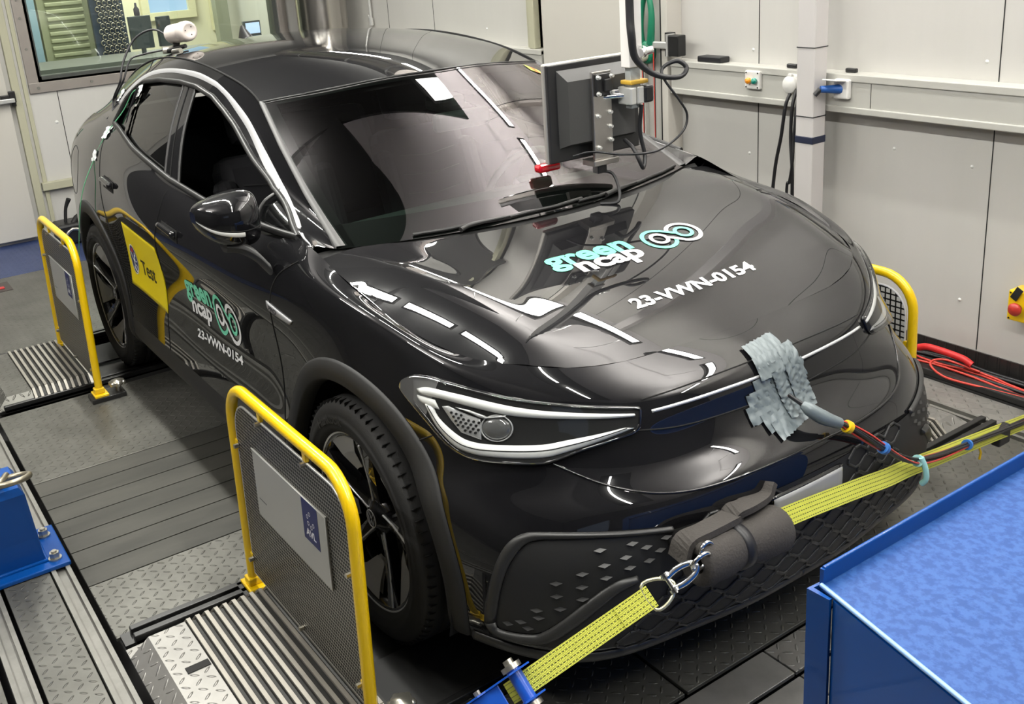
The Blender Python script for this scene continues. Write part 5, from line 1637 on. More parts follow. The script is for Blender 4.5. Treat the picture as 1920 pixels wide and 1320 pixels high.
for a, b, c, zc in (((-.035, -.165), (-.02, -.09), (-.03, -.01), .048), ((-.045, .0), (-.03, .06), (-.05, .135), .05)):
    pts = [np.array([a[0], a[1], zc - .035]), np.array([a[0] + .005, a[1] + .018, zc + .012]), np.array([b[0], b[1], zc + .022]), np.array([c[0], c[1], zc + .014]), np.array([c[0] - .01, c[1] + .03, zc + .034 if c[1] > 0 else zc + .008])]
    ribbon(pts, (1, 0, .15), .060, 'sleeve_flap', t, .016, FOAM, 24)
t = empty('lashing_strap', (.925, -.19, .50), 'yellow lashing strap running from the foam sleeve past the plate to the wall side', 'strap', 'lashing straps')
q = lambda x, y, z: np.array([x - .925, y + .19, z - .50])
ribbon([q(.925, -.24, .524), q(.925, -.095, .512), q(.912, .148, .475), q(.893, .294, .442), q(.850, .454, .394), q(.795, .703, .322), q(.728, 1.023, .235), q(.652, 1.467, .126), q(.615, 1.70, .07)], tuple(np.cross([-.17, .95, -.24], [-.60, .62, -.50])), .050, 'webbing', t, n=90)
ribbon([q(.935, -.205, .478), q(.945, -.175, .462), q(.94, -.16, .455)], (.3, .3, 1), .012, 'frayed_end', t, n=8)
m = MB(); c = q(.676, 1.26, .158); m.box(c + np.array([-.012, -.035, -.036]), c + np.array([.022, .035, .036]), None, .006); m.build('velcro_wrap', CABLE, t)

# ---- duct tape patch over the badge, cable bundle leaving it
TAPE = mat('grey_duct_tape', (0.155, 0.185, 0.195), .38, bump=(22, .25), metal=.1)
t = empty('duct_tape_patch', (.76, 0, .77), 'patch of overlapping grey duct tape strips stuck over the badge on the nose', 'duct tape')
strips = [((-.125, .785), (.125, .80), .055, .2), ((-.17, .755), (.11, .772), .05, .1), ((-.19, .72), (.10, .742), .05, .0), ((-.14, .69), (.12, .715), .05, .05), ((-.115, .665), (.05, .69), .045, .3), ((-.095, .865), (.065, .872), .05, .0), ((-.10, .835), (.09, .842), .055, .0), ((.075, .87), (.09, .70), .048, .1), ((.045, .86), (.055, .69), .045, 0), ((-.02, .82), (-.005, .68), .05, 0)]
random.seed(3)
for i, (a, b, w_, j) in enumerate(strips):
    a = np.array(a) * [.78, .84] + [.010, .120]; b = np.array(b) * [.78, .84] + [.010, .120]; w_ *= .86; dd = (b - a) / np.linalg.norm(b - a); nn = np.array([-dd[1], dd[0]])
    L1, L2 = [], []
    n = 16
    for k in range(n + 1):
        f = k / n; p = a + (b - a) * f
        L1.append(p + nn * w_ / 2 + np.array([random.uniform(-.003, .003) if k in (0, n) else 0, 0])); L2.append(p - nn * w_ / 2)
    P = ruled('yz', L1, L2, 30, 9, bvh=B_BAND, off=.003 + .0011 * i)
    nz = np.random.RandomState(i).rand(*P.shape[:2])
    for _ in range(2): nz[1:-1] = (nz[:-2] + nz[1:-1] * 2 + nz[2:]) / 4
    P[:, :, 0] += (nz - .35) * .006 + .0035 * np.sin(np.arange(P.shape[0])[:, None] * 1.1 + i) * (np.arange(P.shape[1])[None] % 4 == 1)
    Q = P - np.array([.76, 0, .77])
    m = MB(); m.grid(Q); m.grid(Q - [.0012, 0, 0], True, True)
    m.build('tape_strip', TAPE, t)
t = empty('sensor_cable_bundle', (.80, .06, .72), 'black and red sensor wires hanging from the duct tape to the strap', 'cable bundle')
o0b = np.array([.80, .06, .72])
path = [(.785, .0, .752), (.835, .002, .738), (.868, .035, .706), (.890, .10, .668), (.905, .168, .617), (.908, .246, .557), (.900, .339, .492), (.882, .451, .432), (.835, .636, .362), (.780, .878, .292), (.725, 1.139, .222), (.672, 1.439, .150), (.63, 1.66, .11)]
PB = catmull(path, 8) - o0b
RED = mat('red_wire', (.55, .045, .03), .4)
rs = np.random.RandomState(5)
for k in range(6):
    ph = rs.rand() * 6; am = .007
    Pk = PB.copy(); s_ = np.arange(len(PB))
    fade = np.clip(s_ / 16., .3, 1)
    Pk[:, 2] += am * np.cos(k * 1.05 + s_ * .06) * fade; Pk[:, 0] += am * np.sin(k * 1.05 + s_ * .06) * fade
    if k in (1, 4): Pk[24:, 2] += .008 * np.sin(s_[24:] * .12 + k)
    MB().tube(Pk, .0042 if k in (0, 2, 3) else .003, 6).build('red_wire' if k in (1, 4) else 'black_wire', RED if k in (1, 4) else CABLE, t)
m = MB(); m.tube(PB[10:27], [.010, .016, .019, .019, .017, .015], 12) if False else m.tube(PB[7:23], list(np.interp(np.linspace(0, 1, 16), [0, .2, .6, 1], [.011, .018, .020, .015])), 12); m.build('taped_section', TAPE, t)
for idx, mm, nm in ((25, YEL, 'yellow'), (40, mat('blue_tie', (.03, .16, .50), .5), 'blue'), (72, mat('blue_tie'), 'blue'), (56, mat('aqua_tie', (.35, .68, .66), .5), 'aqua')):
    p = PB[idx]; tt = PB[idx + 1] - PB[idx - 1]; tt = tt / np.linalg.norm(tt)
    m = MB(); m.cyl(p - tt * .007, p + tt * .007, .0175, n=16)
    if nm == 'aqua': m.tube([p + [0.01, 0, .014], p + [.02, .008, -.02], p + [.022, .012, -.055], p + [.01, .01, -.075]], .0085, 8, smooth_path=4)
    o = m.build('cable_tie', mm, t); o['label'] = nm + ' cable tie'
o = MB().tube([(.675 + .02, 1.10, .17), (.70, 1.105, .15), (.70, 1.10, .125)], .004, 6).build('strap_label', YEL); tag(o, 'small yellow tag dangling from the strap near the wall', 'tag')

# ---- monitor hanging from an arm in front of the windshield
BLKP = mat('monitor_black', (.016, .016, .017), .32)
t = empty('monitor', (-.25, .215, 1.385), 'black flat screen seen from behind, hanging in front of the windshield', 'monitor')
m = MB(); m.box((-.028, -.19, -.165), (-.010, .205, .165), None, .006); m.build('screen_bezel', mat('bezel_silver', (.55, .53, .49), .35, metal=.7), t)
m = MB(); m.box((-.012, -.186, -.161), (.004, .201, .161), None, .004); m.build('rear_case', BLKP, t)
m = MB(); v = [[(.004, -.15, -.115), (.004, .17, -.115), (.004, .17, .14), (.004, -.15, .14), (.004, -.15, -.115)], [(.040, -.132, -.10), (.040, .152, -.10), (.040, .152, .105), (.040, -.132, .105), (.040, -.132, -.10)]]
m.grid(v, False); m.add(v[1][:4], [(3, 2, 1, 0)]); m.build('rear_bulge', mat('monitor_grey', (.05, .05, .05), .35), t)
m = MB(); m.box((-.031, -.165, -.145), (-.028, .185, .145)); m.build('screen', mat('screen_glass', (.01, .01, .012), .05), t)
m = MB(); m.box((.040, -.040, -.165), (.052, .040, .125), None, .002); m.build('steel_mount_plate', STEEL, t)
m = MB(); m.box((.052, -.032, .045), (.064, .036, .118), None, .003); m.box((.064, -.005, .06), (.075, .028, .10), None, .003); m.build('vesa_plate', BLKP, t)
for y, z in ((-.026, .108), (.030, .108), (-.026, .054), (.030, .054), (-.022, -.020), (.030, -.012), (-.022, -.125), (.030, -.105), (.030, -.06)):
    m = MB(); x = .064 if z > .05 else .052; m.cyl((x, y, z), (x + .012, y, z), .0052, n=12); m.cyl((x - .001, y, z), (x + .002, y, z), .008, n=12)
    m.build('screw', ZINC, t)
m = MB(); m.box((.0, -.055, -.185), (.065, .055, -.165), None, .003); m.build('foot_plate', STEEL, t)
m = MB(); m.box((.02, -.028, -.215), (.05, .012, -.185), None, .003); m.build('foot_block', BLKP, t)
m = MB(); m.box((.053, -.002, .050), (.056, .030, .062)); m.build('rating_label', mat('label_white', (.6, .6, .6), .5), t)
t = empty('monitor_hanger', (-.155, .305, 1.44), 'white square ceiling arm with grey clamp holding the monitor', 'mount arm')
m = MB(); m.box((-.022, -.024, .075), (.022, .032, CEIL - 1.44), None, .003); m.build('arm_post', mat('arm_white', (.66, .64, .62), .4), t)
m = MB(); m.box((-.015, -.014, -.06), (.015, .028, .075), None, .003); m.build('inner_post', mat('arm_grey', (.36, .38, .38), .4, metal=.3), t)
m = MB(); m.box((-.036, -.030, -.045), (.03, -.004, .012), None, .004); m.box((-.036, .002, -.045), (.03, .030, .012), None, .004); m.build('clamp_jaw', ZINC, t)
m = MB(); m.box((-.03, .028, -.045), (.035, .070, .012), None, .008); m.build('clamp_knob', BLKP, t)
m = MB(); m.box((-.026, -.026, .020), (.030, .050, .034), None, .004); m.build('yellow_tape_wrap', mat('amber_tape', (.48, .29, .03), .5), t)
m = MB(); m.cyl((-.065, -.10, -.018), (-.01, -.022, -.015), .010, n=12); m.cyl((-.065, -.10, .0), (-.03, -.03, -.002), .006, n=10); m.build('pivot_bolt', CHR, t)
m = MB(); m.cyl((.03, .02, .12), (.03, .065, .125), .013, n=16); m.lathe([(.020, 0), (.020, .01)], Matrix.Translation((.03, .03, .123)) @ Matrix.Rotation(PI / 2, 4, 'X'), 16); m.build('locking_pin', CHR, t)
def cable(name, pts, r, lab, m=CABLE, cat='cable', grp=None, n=10, sp=8):
    p0 = np.array(pts[-1], float)
    o = MB().tube(np.array(pts, float) - p0, r, n, smooth_path=sp).build(name, m); o.location = tuple(p0)
    return tag(o, lab, cat, grp)
cable('power_cable', [(-.12, .275, CEIL - .02), (-.115, .275, 2.2), (-.115, .272, 1.74), (-.105, .268, 1.62), (-.105, .285, 1.545), (-.08, .345, 1.49), (-.05, .42, 1.475), (-.05, .455, 1.50), (-.07, .43, 1.525), (-.09, .385, 1.505), (-.07, .375, 1.47), (-.05, .42, 1.40), (-.05, .455, 1.345), (-.05, .43, 1.29), (-.06, .33, 1.245), (-.10, .22, 1.245), (-.17, .14, 1.258), (-.215, .095, 1.245)], [.0135, .0135, .0135, .0135, .012, .010, .008, .008, .008, .006, .0045, .0042, .004, .004, .004, .004, .0038, .0038], 'thick black cable looping from the ceiling down behind the monitor', grp='monitor cables')
cable('video_cable', [(-.13, .325, 1.39), (-.14, .325, 1.30), (-.13, .335, 1.22), (-.11, .31, 1.185), (-.10, .29, 1.20), (-.13, .285, 1.25), (-.19, .30, 1.27)], .007, 'short black cable drooping below the monitor mount', grp='monitor cables')
cable('mount_cable', [(-.225, .205, 1.175), (-.19, .24, 1.165), (-.14, .225, 1.12), (-.12, .20, 1.085), (-.15, .15, 1.083)], .0055, 'black cable running from the monitor foot onto the hood edge', grp='monitor cables')
m = MB(); m.box((-.02, -.05, -.014), (.02, .04, .014), None, .010); o = m.build('red_lamp', mat('red_plastic', (.45, .004, .012), .15, coat=1)); o.location = (-.30, .055, 1.205); tag(o, 'small red lamp under the lower left corner of the monitor', 'lamp')

# paper note and sticker on the windshield, hanging chain reflected in it
m = MB(); P = lay('xy', [(-.857, -.112), (-.85, -.07), (-.842, -.028)], bvh=B_WIND, off=.004); Q_ = lay('xy', [(-.718, -.118), (-.712, -.08), (-.714, -.045)], bvh=B_WIND, off=.006)
m.grid([P, .5 * (P + Q_) + [0, 0, .004], Q_]); o = m.build('paper_note', mat('paper_white', (.66, .68, .68), .6)); tag(o, 'white sheet of paper taped to the top of the windshield', 'paper')
m = MB(); m.grid(ruled('xy', [(-.985, .46), (-.965, .52)], [(-.940, .465), (-.925, .52)], 4, 4, bvh=B_WIND, off=.002)); o = m.build('windshield_sticker', mat('sticker_yellow', (.55, .62, .12), .4)); tag(o, 'yellow and green sticker in the far upper corner of the windshield', 'sticker')
m = MB(); m.grid(ruled('xy', [(-.975, .48), (-.968, .50)], [(-.93, .485), (-.925, .505)], 3, 3, bvh=B_WIND, off=.003)); m.build('sticker_mark', mat('sticker_red', (.6, .16, .03), .4), o)

# ---- sensor on the roof, its tripod and cables
WP = mat('sensor_white', (.60, .54, .50), .42)
t = empty('weather_sensor', (-2.47, -.45, 1.538), 'ribbed white cylindrical sensor lying on a small clamp on the roof edge', 'sensor')
ax = Vector((.85, .16, .10)).normalized()
R = Matrix.Translation((-.06, .0, .078)) @ Vector((0, 0, 1)).rotation_difference(ax).to_matrix().to_4x4()
prof = [(.0, 0), (.030, 0)]
for k in range(8): prof += [(.040, .004 + k * .0135), (.044, .009 + k * .0135), (.040, .014 + k * .0135)]
prof += [(.044, .118), (.0465, .124), (.0465, .152), (.043, .166), (.030, .176), (.027, .172), (.0, .172)]
m = MB(); m.lathe(prof, R, 40); m.build('sensor_body', WP, t)
m = MB()
for k in range(3):
    a = k * 2 * PI / 3 + .6; m.cyl(tuple(R @ Vector((.02 * math.cos(a), .02 * math.sin(a), .170))), tuple(R @ Vector((.02 * math.cos(a), .02 * math.sin(a), .1735))), .0028, n=8)
m.build('vent_holes', DARK, t)
m = MB(); m.cyl((-.01, 0, .040), (-.03, -.0, .005), .016, n=16); m.box((-.055, -.02, -.012), (.01, .02, .014), None, .006); m.cyl((-.075, -.035, .004), (.055, .02, .028), .010, n=14); m.build('clamp', PL2, t)
m = MB(); m.cyl((-.075, -.05, .010), (-.065, .01, .010), .018, n=18); m.cyl((.02, -.03, .005), (.07, -.01, .012), .012, n=14); m.build('clamp_screw', BOLT, t)
cable('sensor_cable', [(-2.53, -.455, 1.60), (-2.64, -.50, 1.64), (-2.70, -.58, 1.60), (-2.68, -.655, 1.50), (-2.65, -.69, 1.42), (-2.72, -.705, 1.36), (-2.75, -.715, 1.32), (-2.71, -.745, 1.24), (-2.73, -.79, 1.20)], .0052, 'thin black cable arching from the roof sensor down over the rear pillar', grp='sensor cables')
cable('sensor_cable', [(-2.58, -.49, 1.545), (-2.66, -.56, 1.53), (-2.68, -.62, 1.51), (-2.66, -.668, 1.43), (-2.69, -.69, 1.38), (-2.74, -.70, 1.34), (-2.73, -.72, 1.28), (-2.76, -.755, 1.24)], .0045, 'lower black cable leaving the sensor clamp and lying on the rear pillar', grp='sensor cables')
GRN = mat('green_wire', (.12, .42, .22), .5)
cable('green_wire', [(-2.35, -.69, 1.41), (-2.42, -.705, 1.385), (-2.50, -.74, 1.30), (-2.58, -.81, 1.20), (-2.66, -.87, 1.08), (-2.72, -.955, .88), (-2.88, -1.0, .50), (-3.05, -1.02, .20)], .0022, 'thin green wire running from the rear window down past the rear wheel', GRN, 'wire', n=6)
cable('window_cable', [(-2.33, -.70, 1.415), (-2.40, -.735, 1.31), (-2.43, -.765, 1.22), (-2.46, -.78, 1.21)], .006, 'black cable end dangling over the rear door glass')
WT = mat('white_tape', (.62, .64, .64), .5, bump=(60, .3))
for (x, z), lab in (((-2.66, 1.09), 'lowest piece of white tape holding the green wire on the rear shoulder'), ((-2.60, 1.195), 'crumpled white tape below the rear window corner'), ((-2.70, 1.345), 'white tape on the upper rear pillar holding the cables'), ((-2.355, 1.395), 'white tape at the upper edge of the rear door glass')):
    m = MB(); P = ruled('xz', [(x - .035, z + .022), (x + .035, z + .026)], [(x - .032, z - .028), (x + .038, z - .022)], 7, 7, -1, B_SIDE, .006)
    P = P + np.random.RandomState(int(abs(x * 999))).rand(*P.shape) * .008
    m.grid(P); tag(m.build('tape_piece', WT), lab, 'tape', 'white tape pieces')

# ---- things on the left-hand wall
t = empty('button_box', (-1.095, YR - .092, 1.199), 'white button box with orange and teal push buttons on the wall duct', 'switch box')
m = MB(); m.box((-.048, -.022, -.045), (.048, 0, .045), None, .006); m.build('housing', mat('device_white', (.72, .71, .68), .35), t)
for x, c in ((-.016, ('orange_button', (.9, .30, .005))), (.022, ('teal_button', (.0, .22, .17)))):
    m = MB(); m.lathe([(.013, 0), (.017, .010), (.013, .020), (.001, .023)], Matrix.Translation((x, -.022, -.003)) @ Matrix.Rotation(PI / 2, 4, 'X'), 20); m.build('push_button', mat(c[0], c[1], .25, coat=1), t)
m = MB()
for x in (-.037, .037):
    for z in (-.035, .035): m.cyl((x, -.0225, z), (x, -.0240, z), .004, n=8)
m.build('screws', DARK, t)
t = empty('wall_socket', (-.83, YR - .092, 1.199), 'white round-lidded power socket with black cables, left of the square pillar', 'socket', 'wall sockets')
m = MB(); m.box((-.04, -.03, -.045), (.05, 0, .045), None, .008); m.build('housing', mat('device_white'), t)
m = MB(); m.lathe([(.041, 0), (.043, .012), (.036, .020), (.001, .022)], Matrix.Translation((-.012, -.03, -.003)) @ Matrix.Rotation(PI / 2, 4, 'X'), 28); m.box((-.022, -.045, .02), (.002, -.03, .05), None, .003); m.build('lid', mat('device_white'), t)
t = empty('wall_socket', (-.565, YR - .092, 1.196), 'white power socket with raised flap and blue plug, right of the square pillar', 'socket', 'wall sockets')
m = MB(); m.box((-.035, -.03, -.045), (.045, 0, .045), None, .008); m.build('housing', mat('device_white'), t)
m = MB(); m.box((-.045, -.105, .030), (.035, -.02, .037), Matrix.Rotation(-.15, 4, 'X'), .004); m.build('flap', mat('device_white'), t)
m = MB(); m.cyl((.0, -.02, .0), (-.05, -.10, .005), .022, .015, n=18); m.build('blue_plug', mat('plug_blue', (.02, .10, .36), .4), t)
m = MB(); m.cyl((-.05, -.10, .005), (-.065, -.12, -.02), .012, n=12); m.build('plug_boot', CABLE, t)
cable('socket_cable', [(-.835, 1.90, 1.165), (-.845, 1.875, 1.10), (-.865, 1.87, .95), (-.90, 1.87, .78), (-.93, 1.88, .5), (-.94, 1.90, .02)], .0085, 'black cable hanging straight from the round-lidded socket', grp='cables below the sockets')
cable('socket_cable', [(-.80, 1.90, 1.18), (-.80, 1.87, 1.10), (-.806, 1.87, .95), (-.785, 1.86, .80), (-.79, 1.87, .6), (-.80, 1.88, .02)], .0085, 'black cable hanging close beside the square pillar, the inner one', grp='cables below the sockets')
cable('socket_cable', [(-.785, 1.90, 1.18), (-.775, 1.87, 1.10), (-.78, 1.86, .95), (-.775, 1.85, .85), (-.80, 1.86, .74), (-.825, 1.87, .66), (-.82, 1.88, .02)], .007, 'thin black cable that curls away from the square pillar above the hood', grp='cables below the sockets')
for x0, x1, h, lab, nm in ((-1.50, -1.335, .030, 'flat black box lying on the duct at its left end', 'black_box'), (-.925, -.865, .020, 'small black clip on the duct left of the square pillar', 'black_clip'), (-.585, -.53, .020, 'small black clip on the duct right of the square pillar', 'black_clip')):
    m = MB(); m.box((-(x1 - x0) / 2, -.035 if nm == 'black_box' else -.012, 0), ((x1 - x0) / 2, .035 if nm == 'black_box' else .012, h), None, .005)
    o = m.build(nm, BLKP if nm == 'black_clip' else CABLE); o.location = ((x0 + x1) / 2, YR - .05, LED_Z1 + .0005); tag(o, lab, 'device box' if nm == 'black_box' else 'clip', None if nm == 'black_box' else 'black clips on the duct')
# square pillar with bands
t = empty('square_pillar', (-.68, 1.87, 0), 'light grey square pillar with thin dark bands standing before the wall', 'pillar')
PILM = mat('pillar_paint', (.54, .52, .51), .38)
m = MB(); m.box((-.062, -.045, 0), (.038, .045, CEIL), None, .006); m.build('pillar_profile', PILM, t)
for z, h in ((1.382, .005), (1.068, .005), (.945, .034)):
    m = MB(); m.box((-.0645, -.0475, z), (.0405, .0475, z + h), None, .002 if h < .01 else .004)
    m.build('band', mat('band_navy', (.015, .02, .045), .5) if h > .01 else CABLE, t)
# emergency stop on the wall with yellow conduit
t = empty('emergency_stop', (.335, YR, .372), 'yellow emergency stop box with red mushroom button at the right edge', 'emergency stop')
m = MB(); m.box((-.045, -.095, -.065), (.055, 0, .065), None, .006); m.build('housing', YEL, t)
m = MB(); m.lathe([(.013, 0), (.013, .014), (.026, .016), (.028, .026), (.022, .036), (.001, .038)], Matrix.Translation((-.0, -.095, -.005)) @ Matrix.Rotation(PI / 2, 4, 'X'), 28); m.build('mushroom_button', mat('estop_red', (.42, .03, .02), .35), t)
m = MB(); m.cyl((-.0, -.096, -.005), (0, -.107, -.005), .018, n=18); m.build('button_collar', BLKP, t)
m = MB(); m.box((-.03, -.104, .028), (.0, -.100, .085), Matrix.Translation((-.02, 0, 0)) @ Matrix.Rotation(.5, 4, 'Y'), .001); m.build('hanging_tag', BLKP, t)
m = MB(); m.cyl((.028, -.045, .065), (.028, -.045, .095), .017, n=16); m.build('cable_gland', ZINC, t)
m = MB(); m.box((.012, -.058, .095), (.044, -.030, .70), None, .004); m.build('conduit', mat('conduit_beige', (.52, .44, .22), .45), t)
m = MB()
for x in (-.035, .045):
    for z in (-.055, .055): m.cyl((x, -.0952, z), (x, -.097, z), .004, n=8)
m.build('screws', DARK, t)
# green release handle on the cold-room door, cords
t = empty('door_release_handle', (-1.825, YR - .105, 1.345), 'green loop-shaped door release handle with round grey boss', 'door handle')
GP = mat('green_plastic')
m = MB(); m.tube([(-.035, -.03, .0), (-.040, -.035, .08), (-.034, -.035, .17), (-.012, -.035, .245), (.022, -.035, .245), (.040, -.035, .17), (.036, -.035, .08), (.022, -.03, .0)], [.012, .013, .014, .015, .015, .017, .020, .022], 12, smooth_path=5)
m.lathe([(.001, .03), (.042, .028), (.052, .018), (.052, -.01)], Matrix.Translation((-.006, -.02, -.045)) @ Matrix.Scale(1.2, 4, (0, 0, 1)) @ Matrix.Rotation(PI / 2, 4, 'X'), 30); m.build('handle_loop', GP, t)
m = MB(); m.lathe([(.001, .014), (.032, .012), (.037, .0), (.037, -.02)], Matrix.Translation((-.012, -.058, -.055)) @ Matrix.Rotation(PI / 2, 4, 'X'), 28); m.build('boss', mat('boss_cream', (.45, .45, .34), .5), t)
for x, lab in ((-1.868, 'thin red and black cord hanging from the green door handle, the one nearer the monitor'), (-1.775, 'thin red and black cord hanging from the green door handle, the one nearer the hinge')):
    e = empty('hanging_cord', (x, YR - .14, 0), lab, 'cord', 'hanging cords')
    MB().tube([(0, 0, 1.33), (.002, 0, .9), (.0, 0, .45)], .003, 6).build('red_strand', RED, e)
    MB().tube([(.008, .002, 1.32), (.007, 0, .9), (.006, 0, .45)], .0022, 6).build('black_strand', CABLE, e)

# cables on the floor along the wall
random.seed(11)
for k in range(9):
    y = 1.87 + (k % 5) * .028; pts = []
    for x in np.linspace(-2.6, 1.2, 20): pts.append((x, y + random.uniform(-.02, .02), .012 + .006 * (k % 3) + random.uniform(0, .008)))
    red = k in (2, 5, 7)
    e = cable('red_floor_cable' if red else 'black_floor_cable', pts, .0055 if red else .008, ('red' if red else 'black') + ' cable lying in the run along the foot of the wall', RED if red else CABLE, 'cable', ('red' if red else 'black') + ' cables along the wall', n=6, sp=3)
cable('red_cable_loop', [(.20, 1.93, .04), (.05, 1.90, .06), (.02, 1.84, .05), (.12, 1.80, .03), (.30, 1.82, .03), (.55, 1.86, .03)], .005, 'loop of red cable spilling off the run towards the floor plate', RED, 'cable')
for x0, x1 in ((-.1, .16),):
    m = MB()
    P = [(x0, 1.93, .065), (x0 + .06, 1.925, .085), (x1 - .05, 1.925, .08), (x1, 1.93, .06)]
    m.tube(P, .016, 8, smooth_path=4); o = m.build('red_sleeve', mat('red_shrink_sleeve', (.55, .02, .02), .45)); tag(o, 'bright red sleeve on the cables by the wall seam', 'cable sleeve')
m = MB(); m.box((-.4, -.025, .0), (1.4, .025, .032), None, .006); o = m.build('cable_duct', BLK); o.location = (-.6, 1.835, .002); tag(o, 'low black cable duct on the floor along the wall', 'cable duct')
m = MB(); m.box((-.05, -.07, 0), (.10, .08, .105), None, .004); o = m.build('junction_box', mat('box_grey', (.55, .56, .52), .5)); o.location = (.56, 1.80, .002); tag(o, 'pale grey box on the floor cut off by the right edge of the photo', 'box')

# stainless duct and small pipe in the far corner
m = MB(); m.cyl((0, 0, 0), (0, 0, CEIL - .0), .205, n=64)
for z in (.8, 1.9): m.lathe([(.207, z), (.210, z + .01), (.207, z + .02)], None, 64)
o = m.build('steel_duct', mat('stainless_duct', (.60, .57, .53), .22, metal=1.0, noise=(3, .35, (.45, .43, .40)), brush=(6, 6, .25))); o.location = (-5.52, 1.70, -.0); tag(o, 'stainless steel vertical air duct in the far corner', 'duct')
m = MB(); m.cyl((0, 0, 1.36), (0, 0, CEIL), .012, n=12); m.cyl((0, 0, 1.34), (0, 0, 1.40), .020, n=12); m.cyl((-.035, 0, 1.42), (-.01, 0, 1.385), .006, n=8)
o = m.build('wall_pipe', ZINC); o.location = (-5.25, YR - .03, 0); tag(o, 'thin zinc pipe with a valve on the wall behind the roof', 'pipe')

# ---- what stands behind the control-room window
CRZ = .0
t = empty('louvre_locker', (-7.55, .12, 0), 'olive louvred locker door behind the left part of the window', 'locker')
m = MB(); m.box((-.25, -.20, 0), (.13, .235, 2.4)); m.build('locker_body', mat('locker_olive', (.36, .37, .24), .5), t)
m = MB()
for k in range(22):
    z = .95 + k * .062; m.box((.13, -.14, z), (.15, .175, z + .036), Matrix.Rotation(0, 4, 'Y'), .008)
m.build('louvre', mat('locker_slat', (.45, .46, .30), .4), t)
m = MB(); m.box((.05, -.30, 0), (.12, -.215, 2.4)); o = m.build('blue_post', mat('pale_blue_paint', (.35, .50, .62), .5)); o.location = (-7.55, .12, 0); tag(o, 'pale blue upright left of the louvred locker', 'post')
t = empty('chain_rack', (-7.19, .44, 0), 'dark rack with rows of shiny looped hooks behind the window', 'rack')
m = MB(); m.box((-.05, -.14, 0), (0, .14, 2.4)); m.build('rack_board', mat('rack_navy', (.03, .045, .08), .4), t)
m = MB()
for i in range(12):
    for j in range(5):
        y = -.085 + j * .045 + (i % 2) * .02; z = 1.2 + i * .048
        m.tube([(.02, y + .017 * math.cos(a), z + .020 * math.sin(a)) for a in np.linspace(.4, PI * 1.7, 9)], .0055, 5)
tag(m.build('loops', mat('loop_pewter', (.40, .37, .30), .25, metal=.9), t), kind='stuff')
t = empty('control_desk', (-6.65, .9, 0), 'grey control-room desk seen through the window', 'desk')
m = MB(); m.box((-.45, -1.4, .0), (.35, .95, 1.20)); m.build('desk_body', mat('desk_grey', (.16, .165, .15), .5), t)
for y0, y1, z1, rz, lab, b in ((.47, .655, 1.52, 0, 'left dark monitor back on the control desk', 0), (.70, .82, 1.50, .25, 'right dark monitor back on the control desk', 0), (1.46, 1.62, 1.385, 0, 'small lit blue-white screen at the right of the control desk', 1)):
    e = empty('desk_monitor', (-6.7, (y0 + y1) / 2, 1.2), lab, 'monitor', 'control room monitors', rz)
    h = (y1 - y0) / 2
    m = MB(); m.box((-.02, -h, .05), (.02, h, z1 - 1.2), None, .004); m.cyl((0, 0, .001), (0, 0, .06), .02, n=12); m.build('case', mat('monitor_slate', (.05, .06, .07), .45), e)
    if b:
        m = MB(); m.box((.0202, -h + .02, .075), (.022, h - .01, z1 - 1.2 - .015)); m.build('lit_screen', mat('lit_screen_blue', (.3, .4, .6), .3, emit=(.55, .68, .95), estr=1.1), e)
m = MB(); m.lathe([(.022, 0), (.024, .01), (.024, .055), (.010, .075), (.009, .105), (.0, .108)], None, 16); o = m.build('bottle', mat('bottle_dark', (.05, .04, .06), .3)); o.location = (-6.70, .715, 1.52 - .02); tag(o, 'small dark bottle on top of the left control-room monitor', 'bottle')
o.location = (-6.72, .56, 1.521)
for y0, y1, z0, z1, lab in ((1.25, 1.66, 1.44, 2.3, 'left bright blue window in the back wall of the control room'), (1.98, 2.50, 1.28, 2.3, 'right grey-blue window in the back wall of the control room')):
    e = empty('window_2', (-8.79, (y0 + y1) / 2, 0)); tag(e, lab, 'window', kind='structure')
    m = MB(); m.box((0, (y0 - y1) / 2, z0), (.01, (y1 - y0) / 2, z1)); m.build('daylight_pane', mat('daylight_pane_' + ('a' if y0 < 1.5 else 'b'), (.1, .1, .1), .5, emit=(.42, .66, .95) if y0 < 1.5 else (.30, .42, .52), estr=1.0 if y0 < 1.5 else .6), e)
    m = MB(); h = (y1 - y0) / 2
    m.box((0, -h - .08, z0 - .08), (.06, h + .08, z0), None, .004); m.box((0, -h - .08, z0), (.06, -h, z1)); m.box((0, h, z0), (.06, h + .08, z1)); m.build('pane_frame', mat('cream_frame', (.72, .68, .45), .45), e)
m = MB(); m.box((0, -.04, 0), (.12, .09, 2.5), None, .004); o = m.build('cable_column', mat('column_olive', (.26, .27, .20), .5)); o.location = (-8.3, 1.80, 0); tag(o, 'olive column between the two control-room windows', 'column')

